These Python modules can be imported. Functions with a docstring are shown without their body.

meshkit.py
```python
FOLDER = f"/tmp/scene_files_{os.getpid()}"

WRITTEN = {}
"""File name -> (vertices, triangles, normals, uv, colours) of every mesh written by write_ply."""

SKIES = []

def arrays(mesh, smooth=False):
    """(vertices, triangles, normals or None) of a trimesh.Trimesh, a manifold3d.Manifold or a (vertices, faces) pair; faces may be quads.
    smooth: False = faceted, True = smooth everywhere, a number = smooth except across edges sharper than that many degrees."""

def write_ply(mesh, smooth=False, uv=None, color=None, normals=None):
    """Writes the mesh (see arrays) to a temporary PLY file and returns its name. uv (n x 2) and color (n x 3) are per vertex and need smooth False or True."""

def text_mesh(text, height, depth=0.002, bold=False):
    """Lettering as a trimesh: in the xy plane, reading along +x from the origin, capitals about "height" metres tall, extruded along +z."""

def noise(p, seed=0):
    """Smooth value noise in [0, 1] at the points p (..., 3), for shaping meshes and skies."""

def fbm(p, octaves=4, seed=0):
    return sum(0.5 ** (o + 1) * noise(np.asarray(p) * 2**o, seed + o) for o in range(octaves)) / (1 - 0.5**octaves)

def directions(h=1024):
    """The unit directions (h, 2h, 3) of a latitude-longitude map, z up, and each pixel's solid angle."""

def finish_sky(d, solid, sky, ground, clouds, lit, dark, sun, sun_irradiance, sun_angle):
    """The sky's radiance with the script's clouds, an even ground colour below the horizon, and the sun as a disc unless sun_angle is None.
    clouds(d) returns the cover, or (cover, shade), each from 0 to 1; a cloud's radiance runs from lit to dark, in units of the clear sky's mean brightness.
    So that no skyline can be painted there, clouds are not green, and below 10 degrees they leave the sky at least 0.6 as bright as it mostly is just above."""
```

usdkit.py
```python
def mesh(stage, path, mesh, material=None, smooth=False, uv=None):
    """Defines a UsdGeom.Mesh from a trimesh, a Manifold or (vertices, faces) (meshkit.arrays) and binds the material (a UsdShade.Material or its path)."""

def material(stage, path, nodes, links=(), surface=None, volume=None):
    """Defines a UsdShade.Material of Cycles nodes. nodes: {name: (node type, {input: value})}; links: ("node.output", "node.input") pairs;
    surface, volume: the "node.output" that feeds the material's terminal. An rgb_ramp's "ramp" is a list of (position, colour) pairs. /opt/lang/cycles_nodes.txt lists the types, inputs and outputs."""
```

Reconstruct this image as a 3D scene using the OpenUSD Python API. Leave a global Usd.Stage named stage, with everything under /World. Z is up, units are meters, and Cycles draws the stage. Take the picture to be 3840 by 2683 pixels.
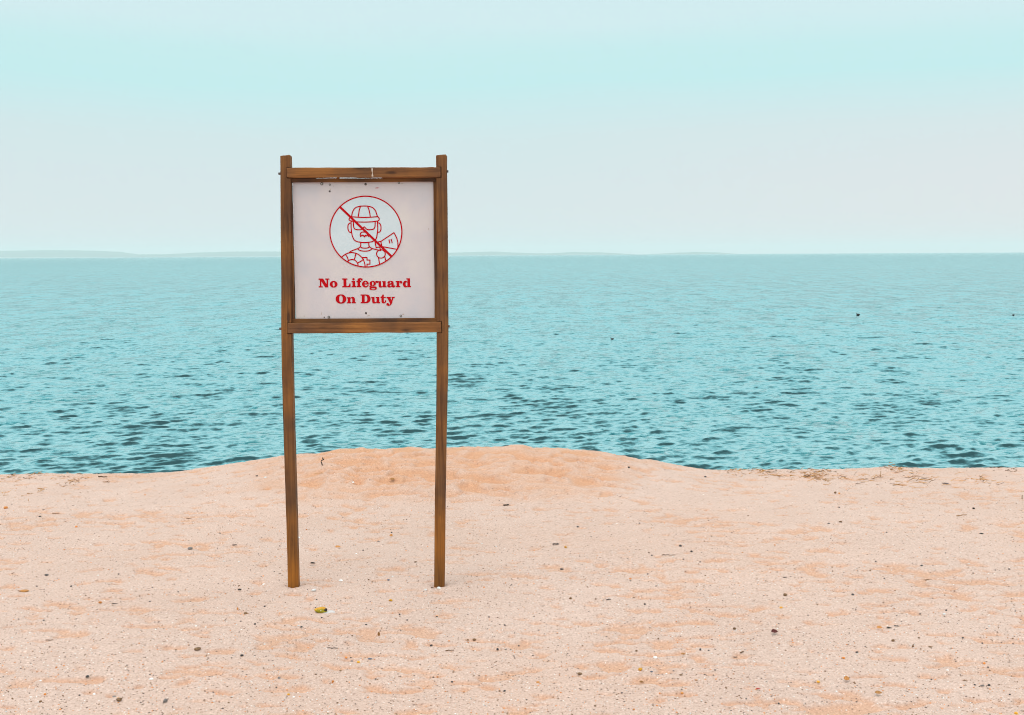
import math
import numpy as np
import trimesh
import manifold3d as m3
import shapely
from shapely.geometry import Polygon, LineString, Point, box as sbox
from shapely.ops import unary_union
import usdkit
import meshkit
from pxr import Usd, UsdGeom, UsdLux, UsdShade, Gf, Sdf, Vt

stage = Usd.Stage.CreateInMemory()
UsdGeom.SetStageUpAxis(stage, UsdGeom.Tokens.z)
UsdGeom.SetStageMetersPerUnit(stage, 1.0)
world = UsdGeom.Xform.Define(stage, "/World")
stage.SetDefaultPrim(world.GetPrim())
UsdGeom.Scope.Define(stage, "/World/Looks")

# ------------------------------------------------------------------ camera, sky, sun, exposure
EYE = 2.30                      # metres above the sand at the sign
FPX = 4267.0                    # focal length in pixels of the 3840 px wide photograph (40 mm on 36 mm)
PITCH = math.atan(385.0 / FPX)
ROLL = 21.0 / 3840.0
EXPOSURE = 0.0
SKY_STRENGTH = 0.1
SUN_EL, SUN_AZ = math.radians(58), math.radians(205)    # azimuth clockwise from +y: behind the camera, a little left
_r0, _f0, _u0 = np.array([1.0, 0, 0]), np.array([0, math.cos(PITCH), -math.sin(PITCH)]), np.array([0, math.sin(PITCH), math.cos(PITCH)])
RIGHT = math.cos(ROLL) * _r0 - math.sin(ROLL) * _u0
UP = math.sin(ROLL) * _r0 + math.cos(ROLL) * _u0
FWD = _f0
cam = UsdGeom.Camera.Define(stage, "/World/camera")
cam.CreateFocalLengthAttr(40.0)
cam.CreateHorizontalApertureAttr(36.0)
cam.CreateVerticalApertureAttr(36.0 * 715 / 1024)
cam.CreateClippingRangeAttr(Gf.Vec2f(0.05, 60000))
cam.CreateExposureAttr(EXPOSURE)
cam.AddTransformOp().Set(Gf.Matrix4d(*RIGHT, 0, *UP, 0, *(-FWD), 0, 0, 0, EYE, 1))


def lin(r, g, b):
    c = np.array([r, g, b]) / 255.0
    return tuple(np.where(c <= 0.04045, c / 12.92, ((c + 0.055) / 1.055) ** 2.4))


def k(c, s):
    return tuple(float(x) * s for x in c)


dome = UsdLux.DomeLight.Define(stage, "/World/sky")
dome.CreateIntensityAttr(1.0)
dome.GetPrim().SetCustomDataByKey("kind", "structure")
Z10 = 1.0 / SKY_STRENGTH
sky_mat = usdkit.material(stage, "/World/Looks/overcast_sky", {
    "tc": ("texture_coordinate", {}),
    "sep": ("separate_xyz", {}),
    "map": ("mapping", {"scale": (1.6, 1.6, 9.0)}),
    "no": ("noise_texture", {"scale": 1.0, "detail": 3.0, "roughness": 0.55}),
    "nm": ("math", {"math_type": "multiply_add", "value2": 0.05, "value3": -0.025}),
    "el": ("math", {"math_type": "add"}),
    "ramp": ("rgb_ramp", {"fac": 0.0, "ramp": [
        (0.00, k(lin(223, 231, 234), Z10)), (0.03, k(lin(222, 231, 234), Z10)), (0.07, k(lin(218, 231, 234), Z10)),
        (0.11, k(lin(213, 233, 235), Z10)), (0.130, k(lin(206, 236, 238), Z10)), (0.15, k(lin(198, 239, 240), Z10)),
        (0.172, k(lin(201, 239, 240), Z10)), (0.198, k(lin(213, 239, 242), Z10)), (0.24, k(lin(213, 239, 243), Z10)), (0.33, k(lin(186, 234, 239), Z10)),
        (0.55, k(lin(190, 238, 244), Z10)), (0.75, k((1.30, 1.38, 1.38), Z10)), (1.0, k((2.1, 2.08, 2.02), Z10))]}),
    "pk": ("map_range", {"from_min": 0.0, "from_max": 0.42, "to_min": 0.0, "to_max": 1.0, "clamp": True}),
    "pe": ("map_range", {"from_min": 0.0, "from_max": 0.15, "to_min": 1.0, "to_max": 0.0, "clamp": True}),
    "pm": ("math", {"math_type": "multiply"}),
    "pf": ("mix_color", {"use_clamp": False, "b": k(lin(231, 229, 231), Z10)}),
    "st": ("sky_texture", {"sky_type": "single_scattering", "sun_disc": False, "sun_elevation": SUN_EL, "sun_rotation": SUN_AZ,
                           "air_density": 1.0, "aerosol_density": 1.5, "ozone_density": 1.0}),
    "cover": ("mix_color", {"use_clamp": False, "fac": 0.95}),
    "bg": ("background_shader", {"strength": SKY_STRENGTH}),
}, [("tc.generated", "sep.vector"), ("tc.generated", "map.vector"), ("map.vector", "no.vector"), ("no.fac", "nm.value1"),
    ("sep.z", "el.value1"), ("nm.value", "el.value2"), ("el.value", "ramp.fac"),
    ("sep.x", "pk.value"), ("sep.z", "pe.value"), ("pk.result", "pm.value1"), ("pe.result", "pm.value2"), ("pm.value", "pf.fac"),
    ("ramp.color", "pf.a"), ("st.color", "cover.a"), ("pf.result", "cover.b"), ("cover.result", "bg.color")], surface="bg.background")
UsdShade.MaterialBindingAPI.Apply(dome.GetPrim()).Bind(sky_mat)

sun = UsdLux.DistantLight.Define(stage, "/World/sun")
sun.CreateNormalizeAttr(True)
sun.CreateIntensityAttr(0.3)
sun.CreateAngleAttr(60.0)
sun.CreateColorAttr(Gf.Vec3f(1.0, 0.93, 0.84))
_s = np.array([math.sin(SUN_AZ) * math.cos(SUN_EL), math.cos(SUN_AZ) * math.cos(SUN_EL), math.sin(SUN_EL)])
_sx = np.cross([0, 0, 1.0], _s); _sx /= np.linalg.norm(_sx)
_sy = np.cross(_s, _sx)
sun.AddTransformOp().Set(Gf.Matrix4d(*_sx, 0, *_sy, 0, *_s, 0, 0, 0, 40, 1))


# ------------------------------------------------------------------ helpers
def ray(u, v):
    u, v = np.asarray(u, float), np.asarray(v, float)
    return FWD + ((u - 1920) / FPX)[..., None] * RIGHT + (-(v - 1341.5) / FPX)[..., None] * UP


def on_y(u, v, y):
    """The point of the vertical plane y that the photograph shows at (u, v)."""
    d = ray(u, v)
    return np.array([0, 0, EYE]) + d * (y / d[..., 1])[..., None]


_used = {}


def path_for(name, parent="/World"):
    p = f"{parent}/{name}"
    n = _used.get(p, 0)
    _used[p] = n + 1
    return p if n == 0 else f"{p}_{n:03d}"


def obj(name, mesh, mat, parent="/World", smooth=False, label=None):
    parent = parent if isinstance(parent, str) else str(parent.GetPath())
    m = usdkit.mesh(stage, path_for(name, parent), mesh, mat, smooth=smooth)
    if label:
        m.GetPrim().SetCustomDataByKey("label", label)
    return m.GetPrim()


def tag(p, label=None, cat=None, group=None, kind=None):
    for key, x in (("label", label), ("category", cat), ("group", group), ("kind", kind)):
        if x:
            p.SetCustomDataByKey(key, x)
    return p


def xform(name, loc=(0, 0, 0), parent="/World"):
    x = UsdGeom.Xform.Define(stage, path_for(name, parent))
    x.AddTranslateOp().Set(Gf.Vec3d(*map(float, loc)))
    return x.GetPrim()


def sstep(a, b, x):
    t = np.clip((np.asarray(x, float) - a) / (b - a), 0, 1)
    return t * t * (3 - 2 * t)


def fbm2(x, y, sx, sy, octaves=4, seed=0):
    return meshkit.fbm(np.stack([x * sx, y * sy, np.zeros_like(x) + 0.37], -1), octaves, seed)


def n2(x, y, sx, sy, seed=0):
    return meshkit.noise(np.stack([x * sx, y * sy, np.zeros_like(x) + 0.37], -1), seed)


def grid_faces(nr, nc):
    i = np.arange(nr * nc).reshape(nr, nc)
    a, b, c, d = i[:-1, :-1].ravel(), i[:-1, 1:].ravel(), i[1:, 1:].ravel(), i[1:, :-1].ravel()
    return np.concatenate([np.stack([a, b, c], 1), np.stack([a, c, d], 1)])


def big_mesh(path, v, f, mat, primvars=()):
    v = np.asarray(v, float)
    n = np.zeros_like(v)
    fn = np.cross(v[f[:, 1]] - v[f[:, 0]], v[f[:, 2]] - v[f[:, 0]])
    for j in range(3):
        for c in range(3):
            n[:, c] += np.bincount(f[:, j], fn[:, c], len(v))
    n /= np.maximum(np.linalg.norm(n, axis=1, keepdims=True), 1e-20)
    m = UsdGeom.Mesh.Define(stage, path)
    m.CreatePointsAttr(Vt.Vec3fArray.FromNumpy(v.astype(np.float32)))
    m.CreateFaceVertexCountsAttr(Vt.IntArray.FromNumpy(np.full(len(f), 3, np.int32)))
    m.CreateFaceVertexIndicesAttr(Vt.IntArray.FromNumpy(f.astype(np.int32).ravel()))
    m.CreateSubdivisionSchemeAttr("none")
    m.CreateNormalsAttr(Vt.Vec3fArray.FromNumpy(n.astype(np.float32)))
    m.SetNormalsInterpolation("vertex")
    for name, val in primvars:
        UsdGeom.PrimvarsAPI(m).CreatePrimvar(name, Sdf.ValueTypeNames.FloatArray, "vertex").Set(Vt.FloatArray.FromNumpy(np.asarray(val, np.float32)))
    UsdShade.MaterialBindingAPI.Apply(m.GetPrim()).Bind(mat)
    return m.GetPrim()


def L(name, nodes, links, surface="p.BSDF"):
    return usdkit.material(stage, f"/World/Looks/{name}", nodes, links, surface=surface)


# ------------------------------------------------------------------ the sand
RIDGE = 12.2
CREST = [(-900, 1790), (0, 1786), (170, 1782), (500, 1782), (640, 1776), (800, 1752), (960, 1729), (1060, 1713), (1110, 1709), (1182, 1707),
         (1243, 1694), (1344, 1687), (1420, 1690), (1519, 1681), (1608, 1690), (1740, 1684), (1830, 1682), (1920, 1678), (1962, 1677), (2004, 1687),
         (2129, 1692), (2275, 1703), (2345, 1714), (2401, 1728), (2443, 1728), (2505, 1741), (2631, 1764), (2714, 1769), (2880, 1767),
         (3180, 1765), (3290, 1761), (3352, 1755), (3420, 1759), (3480, 1762), (3840, 1760), (4700, 1765)]
_c = on_y(*np.array(CREST, float).T, RIDGE)
CX, CZ = _c[:, 0], _c[:, 2]
SEA = -1.6


def crest_z(x):
    return np.interp(x, CX, CZ, left=0.0, right=0.03)


def mound_mask(x, y):
    """1 on the heap of loose orange sand, 0 on the shell grit around it."""
    h = np.clip((crest_z(x) - 0.045) / 0.14, 0, 1)
    edge = 10.05 + 0.5 * (fbm2(x, y, 0.8, 0.8, 3, 31) - 0.5) + 1.6 * (1 - h)
    return h * sstep(edge, edge + 0.9, y)


def dents(x, y):
    """Hollows left by feet, rain and wind, tinted a deeper orange."""
    a = fbm2(x + 0.15 * y, y, 8.0, 15.0, 3, 5)
    b = fbm2(x, y, 1.2, 1.6, 2, 17)
    return sstep(0.54, 0.68, a + 0.36 * (b - 0.5))


def tracks(x, y):
    """Trodden loose sand: a net of soft ridges round hollows."""
    n = fbm2(x + 0.2 * fbm2(x, y, 3, 3, 2, 62), y, 3.6, 5.6, 2, 61)
    return np.clip(1 - np.abs(2 * n - 1) * 2.6, 0, 1) * 0.8 + 0.2 * n2(x, y, 9, 12, 63)


def height(x, y, fine=True):
    x, y = np.asarray(x, float), np.asarray(y, float)
    cz = crest_z(x)
    t = np.clip((y - 9.8) / (RIDGE - 9.8), 0, 1)
    rise = t ** 1.5 * (1.6 - 0.6 * t)
    d = np.maximum(y - RIDGE, 0)
    z = cz * rise - 0.35 * (np.sqrt(d * d + 0.09) - 0.3) * (y > RIDGE)
    near = np.exp(-((y - 8) / 9.0) ** 2)
    z = z + 0.05 * (fbm2(x, y, 0.45, 0.45, 2, 3) - 0.5) * (1 - t) * (y > 0)
    m = mound_mask(x, y)
    z = z + m * (0.10 * (fbm2(x, y, 2.3, 2.8, 3, 8) - 0.5) + 0.075 * (tracks(x, y) - 0.55)) * (1 - 0.55 * sstep(11.7, 12.2, y))
    if fine:
        z = z - 0.018 * dents(x, y) * (1 + 0.8 * m)
        z = z + 0.020 * (fbm2(x, y, 7.0, 9.0, 3, 12) - 0.5) + 0.010 * (n2(x, y, 34, 34, 14) - 0.5)
    for px, py in POST_FEET:
        r = np.hypot(x - px, (y - py) * 1.2)
        z = z + 0.012 * np.exp(-((r - 0.085) / 0.06) ** 2) - 0.012 * np.exp(-(r / 0.05) ** 2)
    return z


POST_FEET = []


def ground_at(u, v):
    d = ray(u, v)
    o = np.array([0, 0, EYE])
    t = EYE / -d[2]
    for _ in range(24):
        p = o + d * t
        z = float(height(np.array([p[0]]), np.array([p[1]]), False)[0])
        t = 0.4 * t + 0.6 * (EYE - z) / -d[2]
    p = o + d * t
    p[2] = float(height(np.array([p[0]]), np.array([p[1]]))[0])
    return p, t


D = float(np.mean([(EYE / -ray(1098, 2203)[2]) * ray(1098, 2203)[1], (EYE / -ray(1646, 2210)[2]) * ray(1646, 2210)[1]]))
MPP = D / FPX                                         # metres per photograph pixel at the sign
POST_FEET = [tuple(on_y(1098.5, 2203, D)[:2] + [0, 0.035]), tuple(on_y(1646, 2210, D)[:2] + [0, 0.035])]

sand_mat = L("beach_sand", {
    "tc": ("texture_coordinate", {}),
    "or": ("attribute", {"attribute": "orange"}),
    "n1": ("noise_texture", {"scale": 1.1, "detail": 4.0, "roughness": 0.6}),
    "base": ("rgb_ramp", {"fac": 0.5, "ramp": [(0.3, (0.592, 0.418, 0.350)), (0.7, (0.640, 0.458, 0.388))]}),
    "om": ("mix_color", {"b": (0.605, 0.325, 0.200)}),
    "n2": ("noise_texture", {"scale": 75.0, "detail": 4.0, "roughness": 0.8}),
    "gr": ("rgb_ramp", {"fac": 0.5, "ramp": [(0.30, (0.36, 0.31, 0.29)), (0.42, (0.90, 0.88, 0.87)), (0.56, (1.0, 1.0, 1.0)), (0.68, (1.34, 1.45, 1.52))]}),
    "mul": ("mix_color", {"blend_type": "multiply", "fac": 1.0, "use_clamp": False}),
    "v1": ("voronoi_texture", {"scale": 42.0, "randomness": 1.0}),
    "vs": ("map_range", {"from_min": 0.07, "from_max": 0.17, "to_min": 1.0, "to_max": 0.0, "clamp": True}),
    "vc": ("separate_color", {}),
    "vt": ("math", {"math_type": "greater_than", "value2": 0.62}),
    "vm": ("math", {"math_type": "multiply"}),
    "vr": ("rgb_ramp", {"fac": 0.5, "interpolate": False, "ramp": [(0.0, (0.10, 0.085, 0.08)), (0.22, (0.30, 0.20, 0.14)), (0.42, (0.62, 0.30, 0.12)), (0.58, (0.85, 0.82, 0.80)), (0.85, (0.42, 0.37, 0.34))]}),
    "sp": ("mix_color", {}),
    "bs": ("noise_texture", {"scale": 60.0, "detail": 5.0, "roughness": 0.7}),
    "bu": ("bump", {"strength": 0.55, "distance": 0.012}),
    "p": ("principled_bsdf", {"roughness": 0.95, "specular_ior_level": 0.15}),
}, [("tc.object", "n1.vector"), ("tc.object", "n2.vector"), ("tc.object", "v1.vector"), ("tc.object", "bs.vector"),
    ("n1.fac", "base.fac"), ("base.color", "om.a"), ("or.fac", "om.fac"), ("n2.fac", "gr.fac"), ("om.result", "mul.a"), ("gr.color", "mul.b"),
    ("v1.distance", "vs.value"), ("v1.color", "vc.color"), ("vc.r", "vt.value1"), ("vs.result", "vm.value1"), ("vt.value", "vm.value2"),
    ("vc.g", "vr.fac"), ("mul.result", "sp.a"), ("vr.color", "sp.b"), ("vm.value", "sp.fac"),
    ("sp.result", "p.base_color"), ("bs.fac", "bu.height"), ("bu.normal", "p.normal")])


def sand():
    s = np.concatenate([-np.array([60, 25, 10, 5, 3, 2, 1.5, 1.25]), np.linspace(-1.1, 1.1, 1000), np.array([1.25, 1.5, 2, 3, 5, 10, 25, 60])])
    iy = np.linspace(1 / 4.9, 1 / 13.2, 520)
    y = np.concatenate([[-60, -30, -12, -5, -2, 0, 1.5, 2.5, 3.3, 4.0, 4.5], 1 / iy, [13.5, 14, 15, 16.5, 18.5, 22, 30]])
    w = 0.8 + 0.47 * np.maximum(y, 0)
    X = s[None, :] * w[:, None]
    Y = np.repeat(y[:, None], len(s), 1)
    x, yy = X.ravel(), Y.ravel()
    z = np.maximum(height(x, yy), -6.0)
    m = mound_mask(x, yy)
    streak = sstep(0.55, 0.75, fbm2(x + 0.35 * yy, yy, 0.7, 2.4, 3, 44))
    lump = tracks(x, yy) - 0.55  # mound hollows deeper orange, ridges paler: their shading is put into the colour
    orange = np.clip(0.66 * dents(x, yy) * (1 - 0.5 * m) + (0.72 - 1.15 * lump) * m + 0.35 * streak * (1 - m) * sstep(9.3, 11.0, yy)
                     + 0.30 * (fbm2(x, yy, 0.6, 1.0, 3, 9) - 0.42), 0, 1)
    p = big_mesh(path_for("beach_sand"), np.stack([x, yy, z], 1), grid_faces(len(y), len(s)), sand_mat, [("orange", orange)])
    tag(p, "pale pinkish beach sand with shell grit, hollows and an orange mound at the crest", kind="structure")


sand()

# ------------------------------------------------------------------ the sea
sea_mat = L("sea_water", {
    "tc": ("texture_coordinate", {}), "ge": ("geometry", {}),
    "m1": ("mapping", {"scale": (1.0, 1.5, 1.0), "rotation": (0, 0, 0.10)}),
    "b1": ("noise_texture", {"scale": 5.5, "detail": 4.0, "roughness": 0.6}),
    "m2": ("mapping", {"scale": (0.55, 1.0, 1.0), "rotation": (0, 0, -0.06)}),
    "b2": ("noise_texture", {"scale": 0.75, "detail": 3.0, "roughness": 0.62}),
    "c1": ("vector_math", {"math_type": "multiply_add", "vector2": (0.34, 0.62, 0), "vector3": (-0.17, -0.31, 0)}),
    "c2": ("vector_math", {"math_type": "multiply_add", "vector2": (0.18, 0.56, 0), "vector3": (-0.09, -0.28, 0)}),
    "m3": ("mapping", {"scale": (0.85, 0.19, 1.0), "rotation": (0, 0, 0.05)}),
    "b3": ("noise_texture", {"scale": 1.0, "detail": 3.0, "roughness": 0.65}),
    "c3": ("vector_math", {"math_type": "multiply_add", "vector2": (0.14, 0.62, 0), "vector3": (-0.07, -0.31, 0)}),
    "a3": ("vector_math", {"math_type": "add"}),
    "m4": ("mapping", {"scale": (0.30, 0.028, 1.0), "rotation": (0, 0, -0.04)}),
    "b4": ("noise_texture", {"scale": 1.0, "detail": 3.0, "roughness": 0.7}),
    "c4": ("vector_math", {"math_type": "multiply_add", "vector2": (0.05, 0.26, 0), "vector3": (-0.025, -0.13, 0)}),
    "a4": ("vector_math", {"math_type": "add"}),
    "a1": ("vector_math", {"math_type": "add"}), "a2": ("vector_math", {"math_type": "add"}),
    "nn": ("vector_math", {"math_type": "normalize"}),
    "dt": ("vector_math", {"math_type": "dot_product"}),
    "fr": ("rgb_ramp", {"fac": 0.0, "ramp": [(0.0, (0.74,) * 3), (0.09, (0.80,) * 3), (0.17, (0.86,) * 3), (0.25, (0.72,) * 3), (0.31, (0.40,) * 3), (0.37, (0.14,) * 3), (0.45, (0.03,) * 3), (1.0, (0.02,) * 3)]}),
    "d": ("diffuse_bsdf", {"color": (0.011, 0.046, 0.053)}),
    "g": ("glossy_bsdf", {"color": (0.735, 0.97, 0.985), "roughness": 0.06}),
    "mix": ("mix_closure", {}),
}, [("tc.object", "m1.vector"), ("m1.vector", "b1.vector"), ("tc.object", "m2.vector"), ("m2.vector", "b2.vector"),
    ("b1.color", "c1.vector1"), ("b2.color", "c2.vector1"), ("c1.vector", "a1.vector1"), ("c2.vector", "a1.vector2"),
    ("tc.object", "m3.vector"), ("m3.vector", "b3.vector"), ("b3.color", "c3.vector1"), ("a1.vector", "a3.vector1"), ("c3.vector", "a3.vector2"), ("tc.object", "m4.vector"), ("m4.vector", "b4.vector"), ("b4.color", "c4.vector1"), ("a3.vector", "a4.vector1"), ("c4.vector", "a4.vector2"), ("a4.vector", "a2.vector1"), ("ge.normal", "a2.vector2"), ("a2.vector", "nn.vector1"), ("nn.vector", "dt.vector1"), ("ge.incoming", "dt.vector2"),
    ("dt.value", "fr.fac"), ("fr.color", "mix.fac"), ("nn.vector", "g.normal"), ("d.BSDF", "mix.closure1"), ("g.BSDF", "mix.closure2")], surface="mix.closure")


def sea():
    rng = np.random.default_rng(4)
    s = np.concatenate([-np.array([60, 20, 8, 4, 2.5, 1.8, 1.4]), np.linspace(-1.15, 1.15, 860), np.array([1.4, 1.8, 2.5, 4, 8, 20, 60])])
    ys = [15.0]
    while ys[-1] < 700:
        q = ys[-1]
        ys.append(q + (0.055 + 0.0026 * (q - 15) if q < 110 else 0.30 * (q / 110.0) ** 1.5))
    y = np.concatenate([ys, 1 / np.linspace(1 / 740.0, 1 / 16000.0, 40)])
    w = 2.0 + 0.47 * y
    X = np.clip(s[None, :] * w[:, None], -16000, 16000)
    Y = np.repeat(y[:, None], len(s), 1)
    x, yy = X.ravel(), Y.ravel()
    row = np.gradient(y)
    rr = np.repeat(row, len(s))
    z = np.zeros_like(x)
    dx, dy = np.zeros_like(x), np.zeros_like(x)
    K = 96
    lam = np.exp(rng.uniform(math.log(0.13), math.log(4.0), K))
    ang = rng.normal(0, 0.55, K) + 0.15
    ph = rng.uniform(0, 2 * math.pi, K)
    slope = 0.225 * math.sqrt(2.0 / K) * (np.exp(-0.5 * ((np.log(lam) - math.log(0.28)) / 0.8) ** 2) * 1.40 + 0.15 * (lam > 1.0))
    gust = 0.62 + 0.78 * fbm2(x, yy, 0.40, 0.45, 4, 77)
    for i in range(K):
        kk = 2 * math.pi / lam[i]
        near = np.nonzero(sstep(1.6, 3.2, lam[i] / row) > 0)[0]
        if not len(near):
            continue
        end = (near.max() + 1) * len(s)
        wgt = sstep(1.6, 3.2, lam[i] / rr[:end]) * gust[:end]
        cx, cy = math.sin(ang[i]), -math.cos(ang[i])
        th = kk * (cx * x[:end] + cy * yy[:end]) + ph[i]
        a = slope[i] / kk
        z[:end] += wgt * a * np.cos(th)
        q = 0.9 * wgt * a * np.sin(th)
        dx[:end] -= cx * q
        dy[:end] -= cy * q
    edge = np.abs(np.tile(s, len(y))) > 1.3
    z[edge] = 0
    v = np.stack([x + dx * ~edge, yy + dy * ~edge, SEA + z], 1)
    p = big_mesh(path_for("sea"), v, grid_faces(len(y), len(s)), sea_mat)
    tag(p, "rippled pale turquoise sea reaching the horizon", kind="structure")
    return v


SEA_V = sea()

# ------------------------------------------------------------------ the far shore
shore_mat = L("far_shore_woods", {
    "tc": ("texture_coordinate", {}), "n": ("noise_texture", {"scale": 0.004, "detail": 4.0}),
    "r": ("rgb_ramp", {"ramp": [(0.35, (0.04, 0.11, 0.09)), (0.65, (0.07, 0.15, 0.125))]}),
    "p": ("principled_bsdf", {"roughness": 0.9, "specular_ior_level": 0.1})},
    [("tc.object", "n.vector"), ("n.fac", "r.fac"), ("r.color", "p.base_color")])


def far_shore():
    prof = [(-600, 22), (0, 27), (180, 29), (330, 27), (450, 22), (520, 11), (640, 12), (760, 17), (900, 20), (1060, 19), (1300, 14), (1600, 9),
            (1760, 13), (1850, 15), (1960, 9), (2060, 7), (2150, 11), (2240, 10), (2330, 5), (2400, 0), (2520, 6), (2600, 9), (2680, 8), (2760, 0)]
    u = np.linspace(-600, 2760, 420)
    h = np.interp(u, *np.array(prof, float).T)
    dist = 14000.0
    x = (u - 1920) / FPX * dist
    t = np.linspace(0, 1, 9)
    shape = np.sin(np.pi * np.clip(t * 0.98 + 0.01, 0, 1)) ** 0.7
    X = np.repeat(x[None], 9, 0)
    Y = dist + 900 * (t[:, None] - 0.5) + 0 * X
    Z = SEA - 2 + (h * dist / FPX)[None] * shape[:, None] + 6 * (fbm2(X, Y, 0.004, 0.004, 3, 6) - 0.5) * (h[None] > 2)
    p = big_mesh(path_for("far_shore"), np.stack([X.ravel(), Y.ravel(), Z.ravel()], 1), grid_faces(9, len(u)), shore_mat)
    tag(p, "low hazy land along the left of the horizon", kind="structure")


far_shore()

haze_mat = usdkit.material(stage, "/World/Looks/sea_haze", {"v": ("principled_volume", {"color": (0.81, 0.95, 0.955), "density": 1.1e-4, "anisotropy": 0.0})}, [], volume="v.volume")
hz = trimesh.creation.box(bounds=[[-17000, -400, -9.0], [17000, 17000, 125.0]])
tag(obj("haze", hz, haze_mat), "thin sea haze over the whole bay", kind="stuff")


# ------------------------------------------------------------------ the sign
def wood(name, axis, dark=1.0, foot=False):
    sc = {"z": (30, 30, 0.9), "x": (0.9, 30, 30)}[axis]
    sk = {"z": (11, 11, 3.2), "x": (3.2, 11, 11)}[axis]
    nodes = {
        "tc": ("texture_coordinate", {}), "oi": ("object_info", {}),
        "off": ("vector_math", {"math_type": "multiply_add", "vector2": (1, 1, 1)}),
        "ov": ("combine_xyz", {}), "om": ("math", {"math_type": "multiply", "value2": 37.0}),
        "m": ("mapping", {"scale": sc}), "n": ("noise_texture", {"scale": 2.0, "detail": 6.0, "roughness": 0.65, "distortion": 0.8}),
        "r": ("rgb_ramp", {"ramp": [(0.30, k((0.105, 0.043, 0.019), dark)), (0.44, k((0.195, 0.082, 0.034), dark)), (0.56, k((0.255, 0.112, 0.046), dark)), (0.72, k((0.34, 0.155, 0.062), dark))]}),
        "nb": ("noise_texture", {"scale": 2.4, "detail": 3.0}),
        "rb": ("rgb_ramp", {"ramp": [(0.36, (0.52, 0.54, 0.72)), (0.62, (1.36, 1.18, 0.70))]}),
        "mb": ("mix_color", {"blend_type": "multiply", "fac": 1.0, "use_clamp": False}),
        "mk": ("mapping", {"scale": sk}), "vk": ("voronoi_texture", {"scale": 1.0, "randomness": 1.0}),
        "nk": ("noise_texture", {"scale": 9.0, "detail": 2.0}), "ak": ("math", {"math_type": "multiply_add", "value2": 0.18}),
        "rk": ("map_range", {"from_min": 0.17, "from_max": 0.27, "to_min": 0.9, "to_max": 0.0, "clamp": True}),
        "kn": ("mix_color", {"b": (0.055, 0.022, 0.010)}),
        "bu": ("bump", {"strength": 0.35, "distance": 0.004}),
        "p": ("principled_bsdf", {"roughness": 0.72, "specular_ior_level": 0.25})}
    links = [("tc.object", "off.vector1"), ("oi.random", "om.value1"), ("om.value", "ov.x"), ("om.value", "ov.z"), ("ov.vector", "off.vector3"),
             ("off.vector", "m.vector"), ("m.vector", "n.vector"), ("n.fac", "r.fac"), ("off.vector", "nb.vector"), ("nb.fac", "rb.fac"),
             ("r.color", "mb.a"), ("rb.color", "mb.b"), ("off.vector", "mk.vector"), ("mk.vector", "vk.vector"), ("off.vector", "nk.vector"),
             ("nk.fac", "ak.value1"), ("vk.distance", "ak.value3"), ("ak.value", "rk.value"), ("rk.result", "kn.fac"),
             ("n.fac", "bu.height"), ("bu.normal", "p.normal")]
    last = "mb.result"
    if foot:                                             # the stain is fresher and more orange near the ground and at the top
        nodes["sz"] = ("separate_xyz", {})
        nodes["fr"] = ("map_range", {"from_min": 0.15, "from_max": 0.75, "to_min": 0.8, "to_max": 0.0, "clamp": True})
        nodes["fm"] = ("mix_color", {"blend_type": "multiply", "b": (1.45, 1.3, 0.55), "use_clamp": False})
        links += [("tc.object", "sz.vector"), ("sz.z", "fr.value"), ("fr.result", "fm.fac"), (last, "fm.a")]
        last = "fm.result"
    links += [(last, "kn.a"), ("kn.result", "p.base_color")]
    return L(name, nodes, links)


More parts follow.
